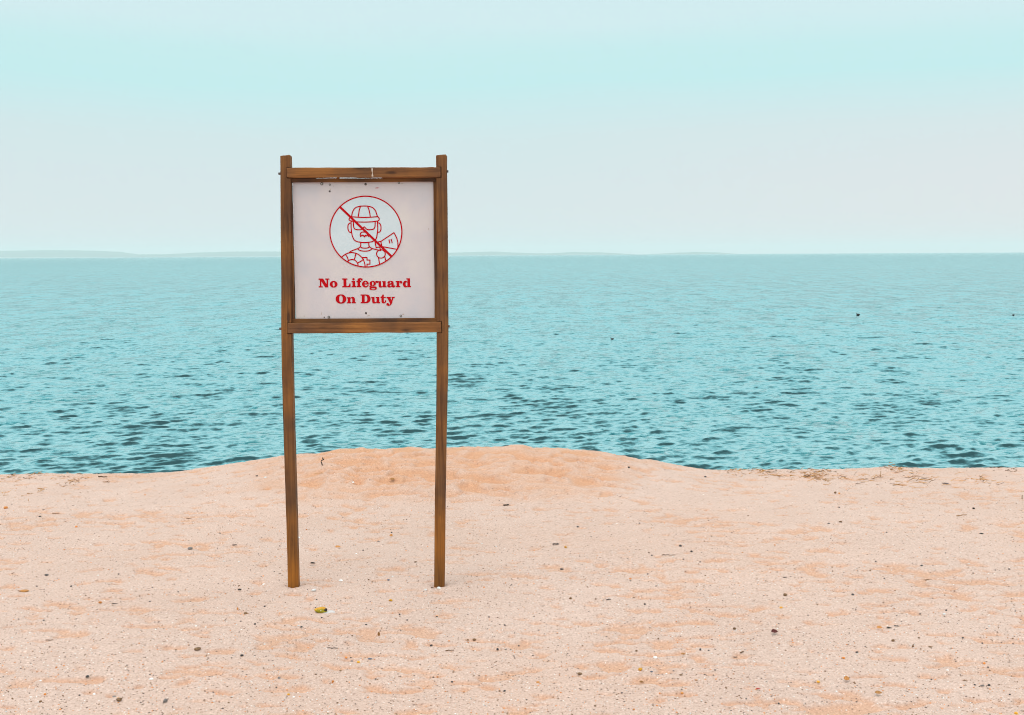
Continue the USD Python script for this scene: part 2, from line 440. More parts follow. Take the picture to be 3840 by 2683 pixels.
W_POST = wood("stained_wood_post", "z", 0.66, True)
W_RAIL = wood("stained_wood_rail", "x", 0.86)
W_TRIMX = wood("stained_wood_batten", "x", 0.62)
W_TRIMZ = wood("stained_wood_side_batten", "z", 0.62)
METAL = L("dull_steel", {"tc": ("texture_coordinate", {}), "n": ("noise_texture", {"scale": 300.0}),
                         "r": ("rgb_ramp", {"ramp": [(0.3, (0.06, 0.05, 0.05)), (0.7, (0.16, 0.13, 0.12))]}),
                         "p": ("principled_bsdf", {"roughness": 0.5, "metallic": 0.6})}, [("tc.object", "n.vector"), ("n.fac", "r.fac"), ("r.color", "p.base_color")])
METAL_LIGHT = L("zinc_screw", {"tc": ("texture_coordinate", {}), "n": ("noise_texture", {"scale": 200.0}),
                               "r": ("rgb_ramp", {"ramp": [(0.3, (0.45, 0.42, 0.40)), (0.7, (0.7, 0.68, 0.66))]}),
                               "p": ("principled_bsdf", {"roughness": 0.45, "metallic": 0.2})}, [("tc.object", "n.vector"), ("n.fac", "r.fac"), ("r.color", "p.base_color")])
PANEL = L("weathered_white_board", {
    "tc": ("texture_coordinate", {}), "n": ("noise_texture", {"scale": 5.0, "detail": 4.0, "roughness": 0.55}),
    "r": ("rgb_ramp", {"ramp": [(0.3, (0.530, 0.485, 0.515)), (0.5, (0.578, 0.505, 0.520)), (0.75, (0.615, 0.545, 0.530))]}),
    "ms": ("mapping", {"scale": (60, 60, 9)}), "s": ("noise_texture", {"scale": 1.0, "detail": 3.0}),
    "sr": ("rgb_ramp", {"ramp": [(0.74, (1, 1, 1)), (0.84, (0.72, 0.64, 0.55))]}),
    "mu": ("mix_color", {"blend_type": "multiply", "fac": 0.7}),
    "p": ("principled_bsdf", {"roughness": 0.6, "specular_ior_level": 0.3})},
    [("tc.object", "n.vector"), ("n.fac", "r.fac"), ("tc.object", "ms.vector"), ("ms.vector", "s.vector"), ("s.fac", "sr.fac"),
     ("r.color", "mu.a"), ("sr.color", "mu.b"), ("mu.result", "p.base_color")])
DISC = L("pale_blue_print", {"tc": ("texture_coordinate", {}), "n": ("noise_texture", {"scale": 6.0, "detail": 3.0}),
                             "r": ("rgb_ramp", {"ramp": [(0.3, (0.535, 0.60, 0.645)), (0.7, (0.585, 0.635, 0.675))]}),
                             "p": ("principled_bsdf", {"roughness": 0.6, "specular_ior_level": 0.3})}, [("tc.object", "n.vector"), ("n.fac", "r.fac"), ("r.color", "p.base_color")])
RED = L("red_print", {"tc": ("texture_coordinate", {}), "n": ("noise_texture", {"scale": 40.0, "detail": 3.0}),
                      "r": ("rgb_ramp", {"ramp": [(0.3, (0.42, 0.004, 0.008)), (0.7, (0.50, 0.007, 0.011))]}),
                      "p": ("principled_bsdf", {"roughness": 0.8, "specular_ior_level": 0.04})}, [("tc.object", "n.vector"), ("n.fac", "r.fac"), ("r.color", "p.base_color")])
STAIN = L("rust_stain", {"tc": ("texture_coordinate", {}), "n": ("noise_texture", {"scale": 90.0, "detail": 3.0}),
                         "r": ("rgb_ramp", {"ramp": [(0.3, (0.30, 0.19, 0.11)), (0.7, (0.48, 0.36, 0.26))]}),
                         "p": ("principled_bsdf", {"roughness": 0.8})}, [("tc.object", "n.vector"), ("n.fac", "r.fac"), ("r.color", "p.base_color")])
CHALK = L("white_streak", {"tc": ("texture_coordinate", {}), "n": ("noise_texture", {"scale": 90.0, "detail": 3.0}),
                           "r": ("rgb_ramp", {"ramp": [(0.3, (0.40, 0.28, 0.20)), (0.7, (0.62, 0.52, 0.45))]}),
                           "p": ("principled_bsdf", {"roughness": 0.8})}, [("tc.object", "n.vector"), ("n.fac", "r.fac"), ("r.color", "p.base_color")])

SX, _, SZ = on_y(1365, 2207, D)
sign = xform("notice_board", (SX, D, 0))
tag(sign, "brown wooden notice board on two posts reading No Lifeguard On Duty, standing in the sand", "sign")
O = np.array([SX, D, 0.0])


def P(u, v, dy=0.0):
    """Sign-local point at depth dy behind the posts' front faces."""
    return on_y(u, v, D + dy) - O


def man(mesh):
    m = m3.Manifold(m3.Mesh(np.asarray(mesh.vertices, np.float32), np.asarray(mesh.faces, np.uint32)))
    return m


def loft(rings):
    n = len(rings[0])
    v = np.concatenate(rings)
    f = []
    for i in range(len(rings) - 1):
        for j in range(n):
            a, b = i * n + j, i * n + (j + 1) % n
            f += [[a, b, b + n], [a, b + n, a + n]]
    for j in range(1, n - 1):
        f.append([0, j + 1, j])
        e = (len(rings) - 1) * n
        f.append([e, e + j, e + j + 1])
    t = trimesh.Trimesh(v, f, process=True)
    t.fix_normals()
    return t


def bar(p0, p1, w, d, bevel=0.004, steps=10, jit=0.0008, seed=0, axis="x"):
    """A planed board between two points: w across (z or x), d deep in y, edges eased."""
    rng = np.random.default_rng(seed)
    e = bevel
    rings = []
    ends = [0, 0.003] + list(np.linspace(0.06, 0.94, steps)) + [0.997, 1]
    for i, t in enumerate(ends):
        c = p0 + (p1 - p0) * t
        s = 0.93 if i in (0, len(ends) - 1) else 1.0
        ww, dd = w * s / 2, d * s / 2
        prof = np.array([(-ww + e, -dd), (ww - e, -dd), (ww, -dd + e), (ww, dd - e), (ww - e, dd), (-ww + e, dd), (-ww, dd - e), (-ww, -dd + e)])
        prof = prof + rng.normal(0, jit, prof.shape)
        ring = np.zeros((8, 3))
        ring[:, 1] = c[1] + prof[:, 1]
        if axis == "x":
            ring[:, 0] = c[0]
            ring[:, 2] = c[2] + prof[:, 0]
        else:
            ring[:, 0] = c[0] + prof[:, 0]
            ring[:, 2] = c[2]
        rings.append(ring)
    return loft(rings)


POST_DEPTH = 0.074


def post(rows, seed):
    rng = np.random.default_rng(seed)
    rings = []
    rows = [(l, r, v) for l, r, v in rows]
    for l, r, v in rows:
        a, b = P(l, v), P(r, v)
        e, dd = 0.005, POST_DEPTH
        z = a[2]
        x0, x1 = a[0], b[0]
        j = rng.normal(0, 0.0007, (8, 3)); j[:, 2] = 0
        rings.append(np.array([(x0 + e, 0, z), (x1 - e, 0, z), (x1, e, z), (x1, dd - e, z), (x1 - e, dd, z), (x0 + e, dd, z), (x0, dd - e, z), (x0, e, z)]) + j)
    top = rings[0].copy(); c = top.mean(0)
    cap = c + (top - c) * 0.80; cap[:, 2] = top[:, 2] + 0.006 + 0.003 * (cap[:, 0] - c[0]) / 0.03
    foot = rings[-1].copy(); foot[:, 2] -= 0.4
    return loft([cap] + rings + [foot])


PL = [(1051, 1088, 586), (1051, 1088.5, 640), (1051.5, 1089, 760), (1052, 1090.5, 900), (1053, 1091.5, 1050), (1054, 1093.5, 1234), (1056.5, 1096.5, 1400),
      (1062, 1101, 1600), (1070, 1109, 1850), (1075, 1113.5, 2030), (1079.5, 1117.5, 2200)]
PR = [(1635, 1674.5, 584), (1635, 1675, 640), (1635.5, 1676, 760), (1636, 1677.5, 900), (1637, 1679, 1050), (1637, 1680, 1234), (1636.5, 1678.5, 1400),
      (1634.5, 1675, 1600), (1631, 1670.5, 1850), (1629, 1668, 2030), (1627, 1666.5, 2210)]


def vspan(v0, v1, u, dy=0.0):
    a, b = P(u, v0, dy), P(u, v1, dy)
    return (a[2] + b[2]) / 2, a[2] - b[2]


RAIL_F = -0.006       # the rails' faces stand 6 mm proud of the posts
NOTCH = 0.030


def rail(name, ul, ur, tl, bl, tr, br, seed):
    zl, wl = vspan(tl, bl, ul, RAIL_F)
    zr, wr = vspan(tr, br, ur, RAIL_F)
    d = NOTCH - RAIL_F
    p0 = np.array([P(ul, tl, RAIL_F)[0], RAIL_F + d / 2, zl])
    p1 = np.array([P(ur, tr, RAIL_F)[0], RAIL_F + d / 2, zr])
    w = (wl + wr) / 2
    cutter = trimesh.creation.box(extents=[p1[0] - p0[0] + 0.008, 2 * NOTCH + 0.004, w + 0.007])
    cutter.apply_translation([(p0[0] + p1[0]) / 2 + 0.0012, 0, (zl + zr) / 2])
    ang = math.atan2(zr - zl, p1[0] - p0[0])
    cutter.apply_transform(trimesh.transformations.rotation_matrix(-ang, [0, 1, 0], [(p0[0] + p1[0]) / 2, 0, (zl + zr) / 2]))
    return bar(p0, p1, w, d, 0.0045, 14, 0.0009, seed), cutter


top_rail, cut1 = rail("rail", 1075, 1652, 629, 667.5, 628, 665.5, 1)
low_rail, cut2 = rail("rail", 1077.5, 1654.5, 1213.5, 1251.5, 1207.5, 1247.5, 2)
for rows, seed in ((PL, 11), (PR, 12)):
    m = man(post(rows, seed)) - man(cut1) - man(cut2)
    obj("post", m, W_POST, sign, smooth=25)
# the upper rail has a chip missing from its top edge near the left end
chip = trimesh.creation.icosphere(1, 0.011)
chip.apply_translation(P(1129, 626.5, RAIL_F))
tr = obj("rail", man(top_rail) - man(chip), W_RAIL, sign, smooth=25, label="upper rail with a pale streak and a chipped top edge")
lr = obj("rail", low_rail, W_RAIL, sign, smooth=25)


def slab(u0, v0, u1, v1, dy, depth, bevel=0.003):
    a, b = P(u0, v0, dy), P(u1, v1, dy)
    w, h = b[0] - a[0], a[2] - b[2]
    s = trimesh.creation.box(extents=[w, depth, h])
    s.apply_translation([(a[0] + b[0]) / 2, dy + depth / 2, (a[2] + b[2]) / 2])
    return s


TRIM = 0.022
def batten(u0, v0, u1, v1, axis, seed, bow=0.0):
    a, b = P(u0, v0, TRIM), P(u1, v1, TRIM)
    w, h = b[0] - a[0], a[2] - b[2]
    c = (a + b) / 2
    if axis == "x":
        return bar(np.array([a[0], TRIM + 0.02, c[2]]), np.array([b[0], TRIM + 0.02, c[2]]), h, 0.04, 0.003, 8, 0.0006, seed)
    return bar(np.array([c[0], TRIM + 0.02, a[2]]), np.array([c[0], TRIM + 0.02, b[2]]), w, 0.04, 0.003, 8, 0.0006, seed, "z")


tb = man(batten(1086, 665.0, 1642, 681.5, "x", 5))
for u0, u1 in ((1180, 1262), (1270, 1432)):              # daylight shows through a slit under the upper rail
    tb = tb - man(slab(u0, 661, u1, 668.3, TRIM - 0.01, 0.08))
obj("batten", tb, W_TRIMX, sign, smooth=25)
obj("batten", batten(1086, 1196.5, 1645, 1216, "x", 6), W_TRIMX, sign, smooth=25)
obj("batten", batten(1083, 681.0, 1104.5, 1197.0, "z", 7), W_TRIMZ, sign, smooth=25)
obj("batten", batten(1624.5, 681.0, 1647, 1197.0, "z", 8), W_TRIMZ, sign, smooth=25)

FACE = 0.040
a, b = P(1097, 676, FACE), P(1632, 1203, FACE)
pn = trimesh.creation.box(extents=[b[0] - a[0], 0.014, a[2] - b[2]])
pn.apply_translation([(a[0] + b[0]) / 2, FACE + 0.007, (a[2] + b[2]) / 2])
panel = obj("panel", pn, PANEL, sign)

# ---- the print: shapes drawn in pixels, x right and y down, then set on the panel
def on_panel(shape, ox, oy, sc, lift, depth):
    """shape: shapely, in pixels of a detail whose origin in the photograph is (ox, oy) and scale sc."""
    out = []
    pa, pu, pv = P(ox, oy, FACE), P(ox + 100, oy, FACE), P(ox, oy + 100, FACE)
    ex, ez = (pu - pa)[0] / 100 / sc, (pv - pa)[2] / 100 / sc
    shape = shapely.affinity.affine_transform(shape, [ex, 0, 0, ez, pa[0], pa[2]])
    for g in getattr(shape, "geoms", [shape]):
        if g.is_empty or g.area < 1e-9:
            continue
        e = trimesh.creation.extrude_polygon(g, depth, engine="earcut")
        v = e.vertices.copy()
        e.vertices = np.stack([v[:, 0], FACE - lift - depth + v[:, 2], v[:, 1]], 1)
        e.fix_normals()
        out.append(e)
    return trimesh.util.concatenate(out)


def smoothline(pts, n=3, closed=False):
    p = np.array(pts, float)
    for _ in range(n):
        q = np.roll(p, -1, 0) if closed else p[1:]
        b = p if closed else p[:-1]
        s = np.empty((2 * len(b), 2))
        s[0::2] = 0.75 * b + 0.25 * q
        s[1::2] = 0.25 * b + 0.75 * q
        p = s if closed else np.concatenate([p[:1], s, p[-1:]])
    return p


def ell(cx, cy, rx, ry, pw=2.0, n=72):
    t = np.linspace(0, 2 * np.pi, n, endpoint=False)
    c, s = np.cos(t), np.sin(t)
    return Polygon(np.stack([cx + rx * np.sign(c) * abs(c) ** (2 / pw), cy + ry * np.sign(s) * abs(s) ** (2 / pw)], 1))


def poly(*pts, smooth=0):
    return Polygon(smoothline(pts, smooth, True) if smooth else pts).buffer(0)


W = 12.5
strokes = []


def st(*pts, sm=3, w=W):
    strokes.append(LineString(smoothline(pts, sm)).buffer(w / 2))


CIRC = ell(674, 652, 418, 412)
strokes.append(CIRC.exterior.buffer(7.0))
st((510, 477), (514, 455), (528, 405), (560, 368), (612, 355), (660, 353), (708, 355), (758, 370), (790, 405), (804, 450), (811, 477))
st((617, 355), (600, 405), (588, 480)); st((698, 355), (718, 405), (729, 480))
st((505, 476), (580, 484), (660, 487), (740, 485), (815, 476))
st((505, 478), (488, 490), (480, 508), (488, 522), (520, 530), (580, 538), (660, 541), (740, 538), (800, 531), (824, 525), (835, 508), (828, 495), (815, 476))
st((505, 530), (503, 590), (507, 660), (518, 712), (538, 752), (580, 772), (656, 781), (740, 773), (790, 745), (803, 700), (811, 650), (813, 600), (811, 530))
st((502, 549), (480, 553), (466, 580), (465, 615), (475, 648), (490, 660), (508, 660))
st((813, 549), (835, 552), (849, 580), (852, 610), (846, 642), (832, 660), (811, 660))
st((531, 538), (531, 585), (537, 612), (555, 626), (585, 629), (620, 629), (640, 614), (657, 590), (673, 614), (692, 629), (740, 629), (768, 622), (782, 595), (785, 538), sm=2)
st((612, 708), (607, 685), (615, 664), (635, 654), (660, 658), (676, 654), (698, 664), (706, 685), (705, 708))
st((612, 708), (631, 690), (642, 703), (648, 693), (657, 713), (668, 693), (676, 703), (690, 690), (705, 708), sm=0)
st((612, 781), (612, 815), (600, 836), (575, 850), (500, 875), (478, 893)); st((705, 781), (705, 815), (718, 835), (750, 852), (842, 872))
st((612, 832), (630, 842), (660, 845), (690, 842), (712, 830)); st((573, 850), (600, 872), (660, 881), (712, 874), (746, 850))
st((780, 778), (847, 765), (857, 828), (790, 838), (780, 778), sm=0)
st((848, 765), (1000, 665), sm=0); st((1000, 665), (1030, 720), (1045, 780), (1044, 830), (1036, 860)); st((1036, 860), (857, 826), sm=0)
st((942, 748), (949, 785), sm=0); st((967, 742), (977, 781), sm=0); st((833, 835), (842, 865), sm=0)
strokes.append(ell(845, 912, 51, 49).exterior.buffer(W / 2))
st((816, 958), (828, 1030), sm=0); st((889, 940), (901, 997), sm=0)
st((388, 946), (430, 913), (480, 894), (520, 893), (580, 911), (630, 958), (653, 1010), (660, 1062))
st((458, 998), (480, 978), (515, 973), (550, 988), (572, 1018), (578, 1048))
st((430, 913), (456, 950), (465, 990)); st((553, 904), (545, 945), (533, 976)); st((642, 974), (610, 998), (575, 1015))
st((632, 953), (682, 953), (682, 983), (715, 983), (715, 1031), (681, 1031), (681, 1062), sm=0)
strokes.append(LineString([(378, 362), (968, 942)]).buffer(13, cap_style="flat"))
art = unary_union(strokes).intersection(CIRC.buffer(7.0)).simplify(0.6)
DX, DY, DS = 1150, 660, 1388 / 450
obj("pictogram_disc", on_panel(CIRC, DX, DY, DS, 0.0005, 0.0008), DISC, panel)
obj("pictogram", on_panel(art, DX, DY, DS, 0.0017, 0.0010), RED, panel, label="red line drawing of a capped lifeguard crossed out in a circle")


def brack(g, r=9):
    """Rounds the inner corners as a bracketed slab serif has them."""
    return g.buffer(r, quad_segs=6).buffer(-r, quad_segs=6).buffer(-1.5).buffer(1.5).simplify(0.5)


def let_u():
    bowl = poly((825, 400), (825, 440), (832, 480), (858, 508), (905, 518), (955, 510), (1002, 478), (1002, 420), (988, 452), (960, 468), (932, 458), (920, 430), (920, 400))
    return brack(unary_union([sbox(825, 265, 920, 440), sbox(790, 265, 920, 308), bowl, sbox(1000, 265, 1104, 508), sbox(968, 265, 1104, 306), sbox(1000, 464, 1135, 508)]), 7)


def line_one():
    one, two = [], []
    one.append(brack(unary_union([sbox(200, 160, 252, 508), sbox(148, 460, 302, 508), poly((148, 160), (328, 160), (460, 392), (518, 470), (518, 508), (400, 508), (245, 250), (240, 208), (148, 208)),
                                  sbox(460, 160, 518, 508), sbox(410, 160, 568, 208)]), 7))
    one.append(ell(735, 386, 152, 132).difference(ell(735, 386, 39, 85, 2.4)))
    one.append(brack(unary_union([sbox(1122, 160, 1234, 508), sbox(1070, 160, 1280, 208), sbox(1070, 460, 1398, 508),
                                  poly((1398, 508), (1398, 362), (1348, 362), (1342, 405), (1328, 440), (1300, 458), (1260, 462), (1260, 508))]), 7))
    one.append(unary_union([ell(1517, 195, 47, 46), brack(unary_union([sbox(1474, 265, 1574, 508), sbox(1437, 265, 1574, 310), sbox(1437, 462, 1608, 508)]), 7)]))
    hook = poly((1668, 290), (1668, 245), (1676, 205), (1698, 172), (1735, 154), (1780, 149), (1830, 156), (1866, 182), (1876, 212), (1850, 205), (1815, 182), (1790, 186), (1774, 215), (1768, 290), smooth=1)
    one.append(unary_union([brack(unary_union([sbox(1668, 250, 1768, 508), sbox(1630, 265, 1814, 310), sbox(1630, 462, 1814, 508)]), 6), hook, ell(1833, 208, 43, 41)]))
    e = ell(1980, 387, 136, 132).difference(poly((1948, 356), (1954, 328), (1970, 304), (1988, 297), (2006, 304), (2024, 328), (2031, 356)))
    e = e.difference(poly((1948, 402), (2140, 402), (2140, 427), (2052, 427), (2042, 450), (2020, 466), (1998, 469), (1972, 458), (1955, 434)))
    one.append(e)
    g = unary_union([ell(597, 355, 125, 100), ell(522, 478, 62, 50), poly((500, 470), (690, 468), (738, 485), (760, 535), (748, 578), (700, 606), (610, 617), (520, 608), (470, 588), (458, 563), (470, 540), (500, 525), smooth=1),
                     poly((670, 300), (700, 270), (735, 255), (775, 258), (800, 280), (770, 300), (735, 290), (705, 300), (690, 325)), ell(764, 300, 44, 43)])
    g = g.difference(ell(597, 357, 30, 70, 2.3)).difference(ell(611, 563, 76, 21, 2.4)).difference(poly((536, 452), (640, 452), (690, 440), (700, 462), (640, 468), (545, 470)))
    two.append(g)
    two.append(let_u())
    a_ = poly((1170, 322), (1182, 290), (1222, 265), (1300, 256), (1368, 266), (1408, 296), (1420, 340), (1420, 435), (1430, 458), (1445, 452), (1451, 412), (1474, 412), (1474, 455), (1460, 497), (1425, 516), (1385, 516),
              (1352, 502), (1335, 484), (1300, 508), (1245, 518), (1195, 506), (1166, 476), (1160, 440), (1174, 405), (1205, 384), (1190, 362), (1172, 345))
    a_ = a_.difference(poly((1246, 291), (1275, 286), (1305, 296), (1323, 322), (1323, 343), (1280, 358), (1214, 378), (1200, 374), (1225, 362), (1256, 354), (1273, 330), (1266, 306)))
    a_ = a_.difference(poly((1325, 396), (1325, 446), (1310, 463), (1285, 468), (1266, 456), (1261, 436), (1282, 414)))
    two.append(a_)
    two.append(unary_union([brack(unary_union([sbox(1533, 265, 1632, 508), sbox(1495, 265, 1630, 308), sbox(1495, 464, 1674, 508)]), 7),
                            poly((1625, 330), (1632, 290), (1655, 265), (1700, 256), (1740, 274), (1756, 318), (1735, 300), (1695, 285), (1668, 296), (1645, 335), (1632, 380), (1625, 380)), ell(1712, 322, 45, 44)]))
    dd = ell(1880, 387, 104, 131).difference(ell(1922, 387, 37, 78, 2.3))
    dd = dd.difference(sbox(1985, 200, 2100, 600))
    two.append(unary_union([dd, brack(unary_union([sbox(1955, 160, 2057, 508), sbox(1917, 160, 2057, 206), sbox(1985, 464, 2093, 508)]), 7)]))
    s = 2296 / 220
    return [on_panel(g, 1180, 1030, s, 0.0005, 0.0011) for g in one] + [on_panel(g, 1340, 1030, s, 0.0005, 0.0011) for g in two]


def line_two():
    t = [ell(335, 284, 174, 155, 2.1).difference(ell(335, 283, 59, 112, 2.3))]
    t.append(unary_union([brack(unary_union([sbox(560, 225, 648, 428), sbox(530, 225, 648, 262), sbox(530, 391, 667, 428)]), 6),
                          brack(unary_union([poly((640, 275), (665, 232), (718, 213), (768, 225), (797, 268), (797, 428), (709, 428), (709, 292), (702, 265), (682, 255), (660, 265), (648, 305), (640, 330)), sbox(690, 391, 827, 428)]), 5)]))
    t.append(unary_union([brack(unary_union([sbox(1030, 137, 1122, 428), sbox(988, 137, 1110, 175), sbox(988, 390, 1110, 428)]), 6),
                          poly((1090, 137), (1190, 137), (1250, 152), (1298, 200), (1323, 283), (1298, 366), (1250, 412), (1190, 428), (1090, 428), smooth=1).union(sbox(1060, 137, 1160, 428)).difference(
                              poly((1122, 175), (1150, 175), (1184, 192), (1204, 230), (1210, 283), (1204, 335), (1184, 372), (1150, 389), (1122, 389)))]))
    t.append(shapely.affinity.affine_transform(let_u(), [0.846, 0, 0, 0.846, 1367 - 825 * 0.846, 225 - 265 * 0.846]))
    t.append(unary_union([poly((1712, 145), (1757, 145), (1757, 240), (1645, 256), (1645, 228), (1678, 208), (1700, 178)), sbox(1645, 226, 1823, 258),
                          poly((1677, 245), (1677, 380), (1690, 415), (1720, 434), (1760, 438), (1805, 424), (1828, 390), (1830, 335), (1795, 335), (1793, 375), (1780, 398), (1763, 393), (1757, 370), (1757, 245))]))
    t.append(unary_union([brack(unary_union([sbox(1845, 225, 1990, 262), poly((1866, 240), (1964, 240), (2040, 402), (2012, 455), (1964, 452))]), 5),
                          brack(unary_union([sbox(2013, 225, 2118, 262), poly((2040, 240), (2084, 240), (2024, 425), (2006, 352))]), 5),
                          poly((2024, 400), (2016, 445), (1985, 492), (1945, 516), (1905, 523), (1866, 512), (1840, 480), (1900, 490), (1935, 482), (1962, 452)), ell(1881, 468, 45, 44)]))
    return [on_panel(g, 1240, 1090, 2296 / 260, 0.0005, 0.0011) for g in t]


for g in line_one() + line_two():                      # No Lifeguard / On Duty
    obj("letter", g, RED, panel)


def disc(u, v, r_px, h, dy):
    c = P(u, v, dy)
    m = trimesh.creation.cylinder(radius=r_px * MPP, height=h, sections=20)
    m.apply_transform(trimesh.transformations.rotation_matrix(math.pi / 2, [1, 0, 0]))
    m.apply_translation([c[0], dy - h / 2, c[2]])
    return m


def screw(u, v, r, ring=False, bright=False):
    if ring:
        w = man(disc(u, v, r, 0.003, FACE)) - man(disc(u, v, r * 0.42, 0.02, FACE))
        s = obj("screw", w, METAL, panel, smooth=30)
        obj("screw_head", disc(u, v, r * 0.42, 0.0034, FACE), METAL_LIGHT, panel, smooth=30)
    else:
        c = trimesh.creation.icosphere(2, 1.0)
        c.apply_scale([r * MPP, 0.0035, r * MPP]); p = P(u, v, FACE); c.apply_translation([p[0], FACE, p[2]])
        obj("screw", c, METAL_LIGHT if bright else METAL, panel, smooth=True)


c1 = lambda x, y: (1020 + x / 2.227, 560 + y / 2.227)
screw(*c1(416, 290), 5.6, True); screw(*c1(483, 297), 3.6, True); screw(*c1(781, 293), 4.6); screw(*c1(1060, 281), 4.2, True); screw(*c1(482, 352), 3.8)
screw(*c1(475, 1402), 4.6, True); screw(*c1(785, 1369), 4.0); screw(*c1(1076, 1392), 4.2, True); screw(*c1(436, 1404), 2.4)
rng = np.random.default_rng(8)
for (x, y, w, h) in [(520, 282, 10, 4), (508, 312, 6, 5), (483, 338, 6, 8), (782, 300, 16, 12), (1082, 296, 10, 5), (590, 272, 12, 4), (536, 270, 12, 4), (386, 1390, 3, 30), (784, 1412, 22, 5), (1300, 678, 4, 14), (238, 1412, 8, 6), (1076, 1400, 14, 7), (668, 1352, 12, 3)]:
    a = np.linspace(0, 2 * np.pi, 14, endpoint=False)
    rr = 1 + 0.35 * rng.normal(size=14).clip(-1, 1)
    obj("rust_stain", on_panel(Polygon(np.stack([x + w / 2 * rr * np.cos(a), y + h / 2 * rr * np.sin(a)], 1)).buffer(0), 1020, 560, 2.227, 0.0002, 0.0004), STAIN, panel)
obj("red_mark", on_panel(poly((852, 331), (872, 326), (892, 329), (878, 332)), 1020, 560, 2.227, 0.0003, 0.0005), RED, panel)
for u, v, dy in ((1048.5, 652, 0.035), (1677.0, 643.5, 0.035), (1052.0, 1233.5, 0.035), (1682.0, 1224.5, 0.035)):
    c = P(u, v, dy)
    h = trimesh.creation.cylinder(radius=0.0085, height=0.016, sections=6)
    h.apply_transform(trimesh.transformations.rotation_matrix(math.pi / 2, [0, 1, 0]))
    h.apply_translation(c)
    obj("bolt", h, METAL, sign, smooth=20)
s_ = P(1395, 630, RAIL_F); e_ = P(1397, 665, RAIL_F)
sk = [np.array([(s_[0] + (e_[0] - s_[0]) * t + q * (0.0035 + 0.002 * math.sin(9 * t)), RAIL_F - 0.0006 + y, s_[2] + (e_[2] - s_[2]) * t) for q, y in ((-1, 0), (1, 0), (1, 0.003), (-1, 0.003))]) for t in np.linspace(0.04, 0.96, 9)]
obj("pale_streak", loft(sk), CHALK, tr)

# ------------------------------------------------------------------ things lying on the sand
def plain(name, c0, c1, rough=0.8, scale=120.0, spec=0.3):
    return L(name, {"tc": ("texture_coordinate", {}), "oi": ("object_info", {}), "n": ("noise_texture", {"scale": scale, "detail": 3.0}),
                    "r": ("rgb_ramp", {"ramp": [(0.32, c0), (0.68, c1)]}),
                    "hs": ("hsv", {"fac": 1.0}), "mr": ("map_range", {"from_min": 0.0, "from_max": 1.0, "to_min": 0.75, "to_max": 1.25, "clamp": True}),
                    "p": ("principled_bsdf", {"roughness": rough, "specular_ior_level": spec})},
             [("tc.object", "n.vector"), ("n.fac", "r.fac"), ("r.color", "hs.color"), ("oi.random", "mr.value"), ("mr.result", "hs.value"), ("hs.color", "p.base_color")])


MAT = {
    "dark": plain("dark_pebble_stone", (0.035, 0.030, 0.030), (0.085, 0.075, 0.072), 0.6),
    "speck": plain("dark_grit_stone", (0.075, 0.055, 0.048), (0.17, 0.125, 0.105), 0.8),
    "grey": plain("grey_pebble_stone", (0.14, 0.12, 0.115), (0.26, 0.23, 0.215), 0.7),
    "bluish": plain("bluish_slate", (0.10, 0.10, 0.13), (0.17, 0.17, 0.21), 0.6),
    "brown": plain("brown_pebble_stone", (0.13, 0.070, 0.035), (0.27, 0.155, 0.080), 0.7),
    "orange": plain("orange_pebble_stone", (0.55, 0.175, 0.035), (0.72, 0.29, 0.075), 0.65),
    "white": plain("white_shell", (0.66, 0.64, 0.63), (0.84, 0.82, 0.81), 0.5),
    "stick": plain("dry_twig_bark", (0.10, 0.052, 0.024), (0.21, 0.115, 0.055), 0.85),
    "tan": plain("tan_stalk", (0.36, 0.19, 0.085), (0.52, 0.30, 0.145), 0.85),
    "black": plain("dark_wet_wood", (0.022, 0.015, 0.012), (0.06, 0.042, 0.032), 0.7),
    "leaf": plain("dry_brown_leaf", (0.26, 0.115, 0.035), (0.42, 0.205, 0.070), 0.7),
    "rust": plain("orange_dry_leaf", (0.50, 0.20, 0.055), (0.66, 0.31, 0.10), 0.7),
    "red": plain("dark_red_leaf", (0.060, 0.012, 0.012), (0.13, 0.028, 0.022), 0.7),
    "pinkred": plain("red_plastic_chip", (0.50, 0.06, 0.05), (0.65, 0.10, 0.08), 0.5),
    "lime": plain("yellow_green_rind", (0.33, 0.25, 0.010), (0.42, 0.35, 0.022), 0.45, 60.0),
    "rim": plain("orange_rind", (0.62, 0.27, 0.018), (0.74, 0.38, 0.035), 0.5, 60.0),
    "weed": plain("dry_seaweed", (0.34, 0.150, 0.040), (0.56, 0.285, 0.085), 0.8, 25.0),
    "weeddark": plain("brown_seaweed", (0.085, 0.040, 0.016), (0.22, 0.115, 0.045), 0.8, 25.0),
    "pale": plain("pale_scrap_paper", (0.50, 0.46, 0.46), (0.58, 0.53, 0.52), 0.8),
    "plume": plain("dark_plumage", (0.018, 0.014, 0.014), (0.04, 0.032, 0.032), 0.6),
}


def stone_mesh(w, d, h, rng, sub=2, rough=0.22):
    m = trimesh.creation.icosphere(sub, 1.0)
    v = m.vertices
    o = rng.uniform(0, 50, 3)
    r = 1 + rough * (meshkit.noise(v * 1.3 + o, 3) - 0.5) * 2 + 0.35 * rough * (meshkit.noise(v * 3.1 + o, 5) - 0.5)
    v = v * r[:, None]
    for _ in range(3):                                     # a few worn flats
        n = rng.normal(size=3); n /= np.linalg.norm(n)
        e = np.maximum(v @ n - rng.uniform(0.62, 0.85), 0)
        v = v - 0.8 * e[:, None] * n
    m.vertices = v * [w / 2, d / 2, h / 2]
    return m


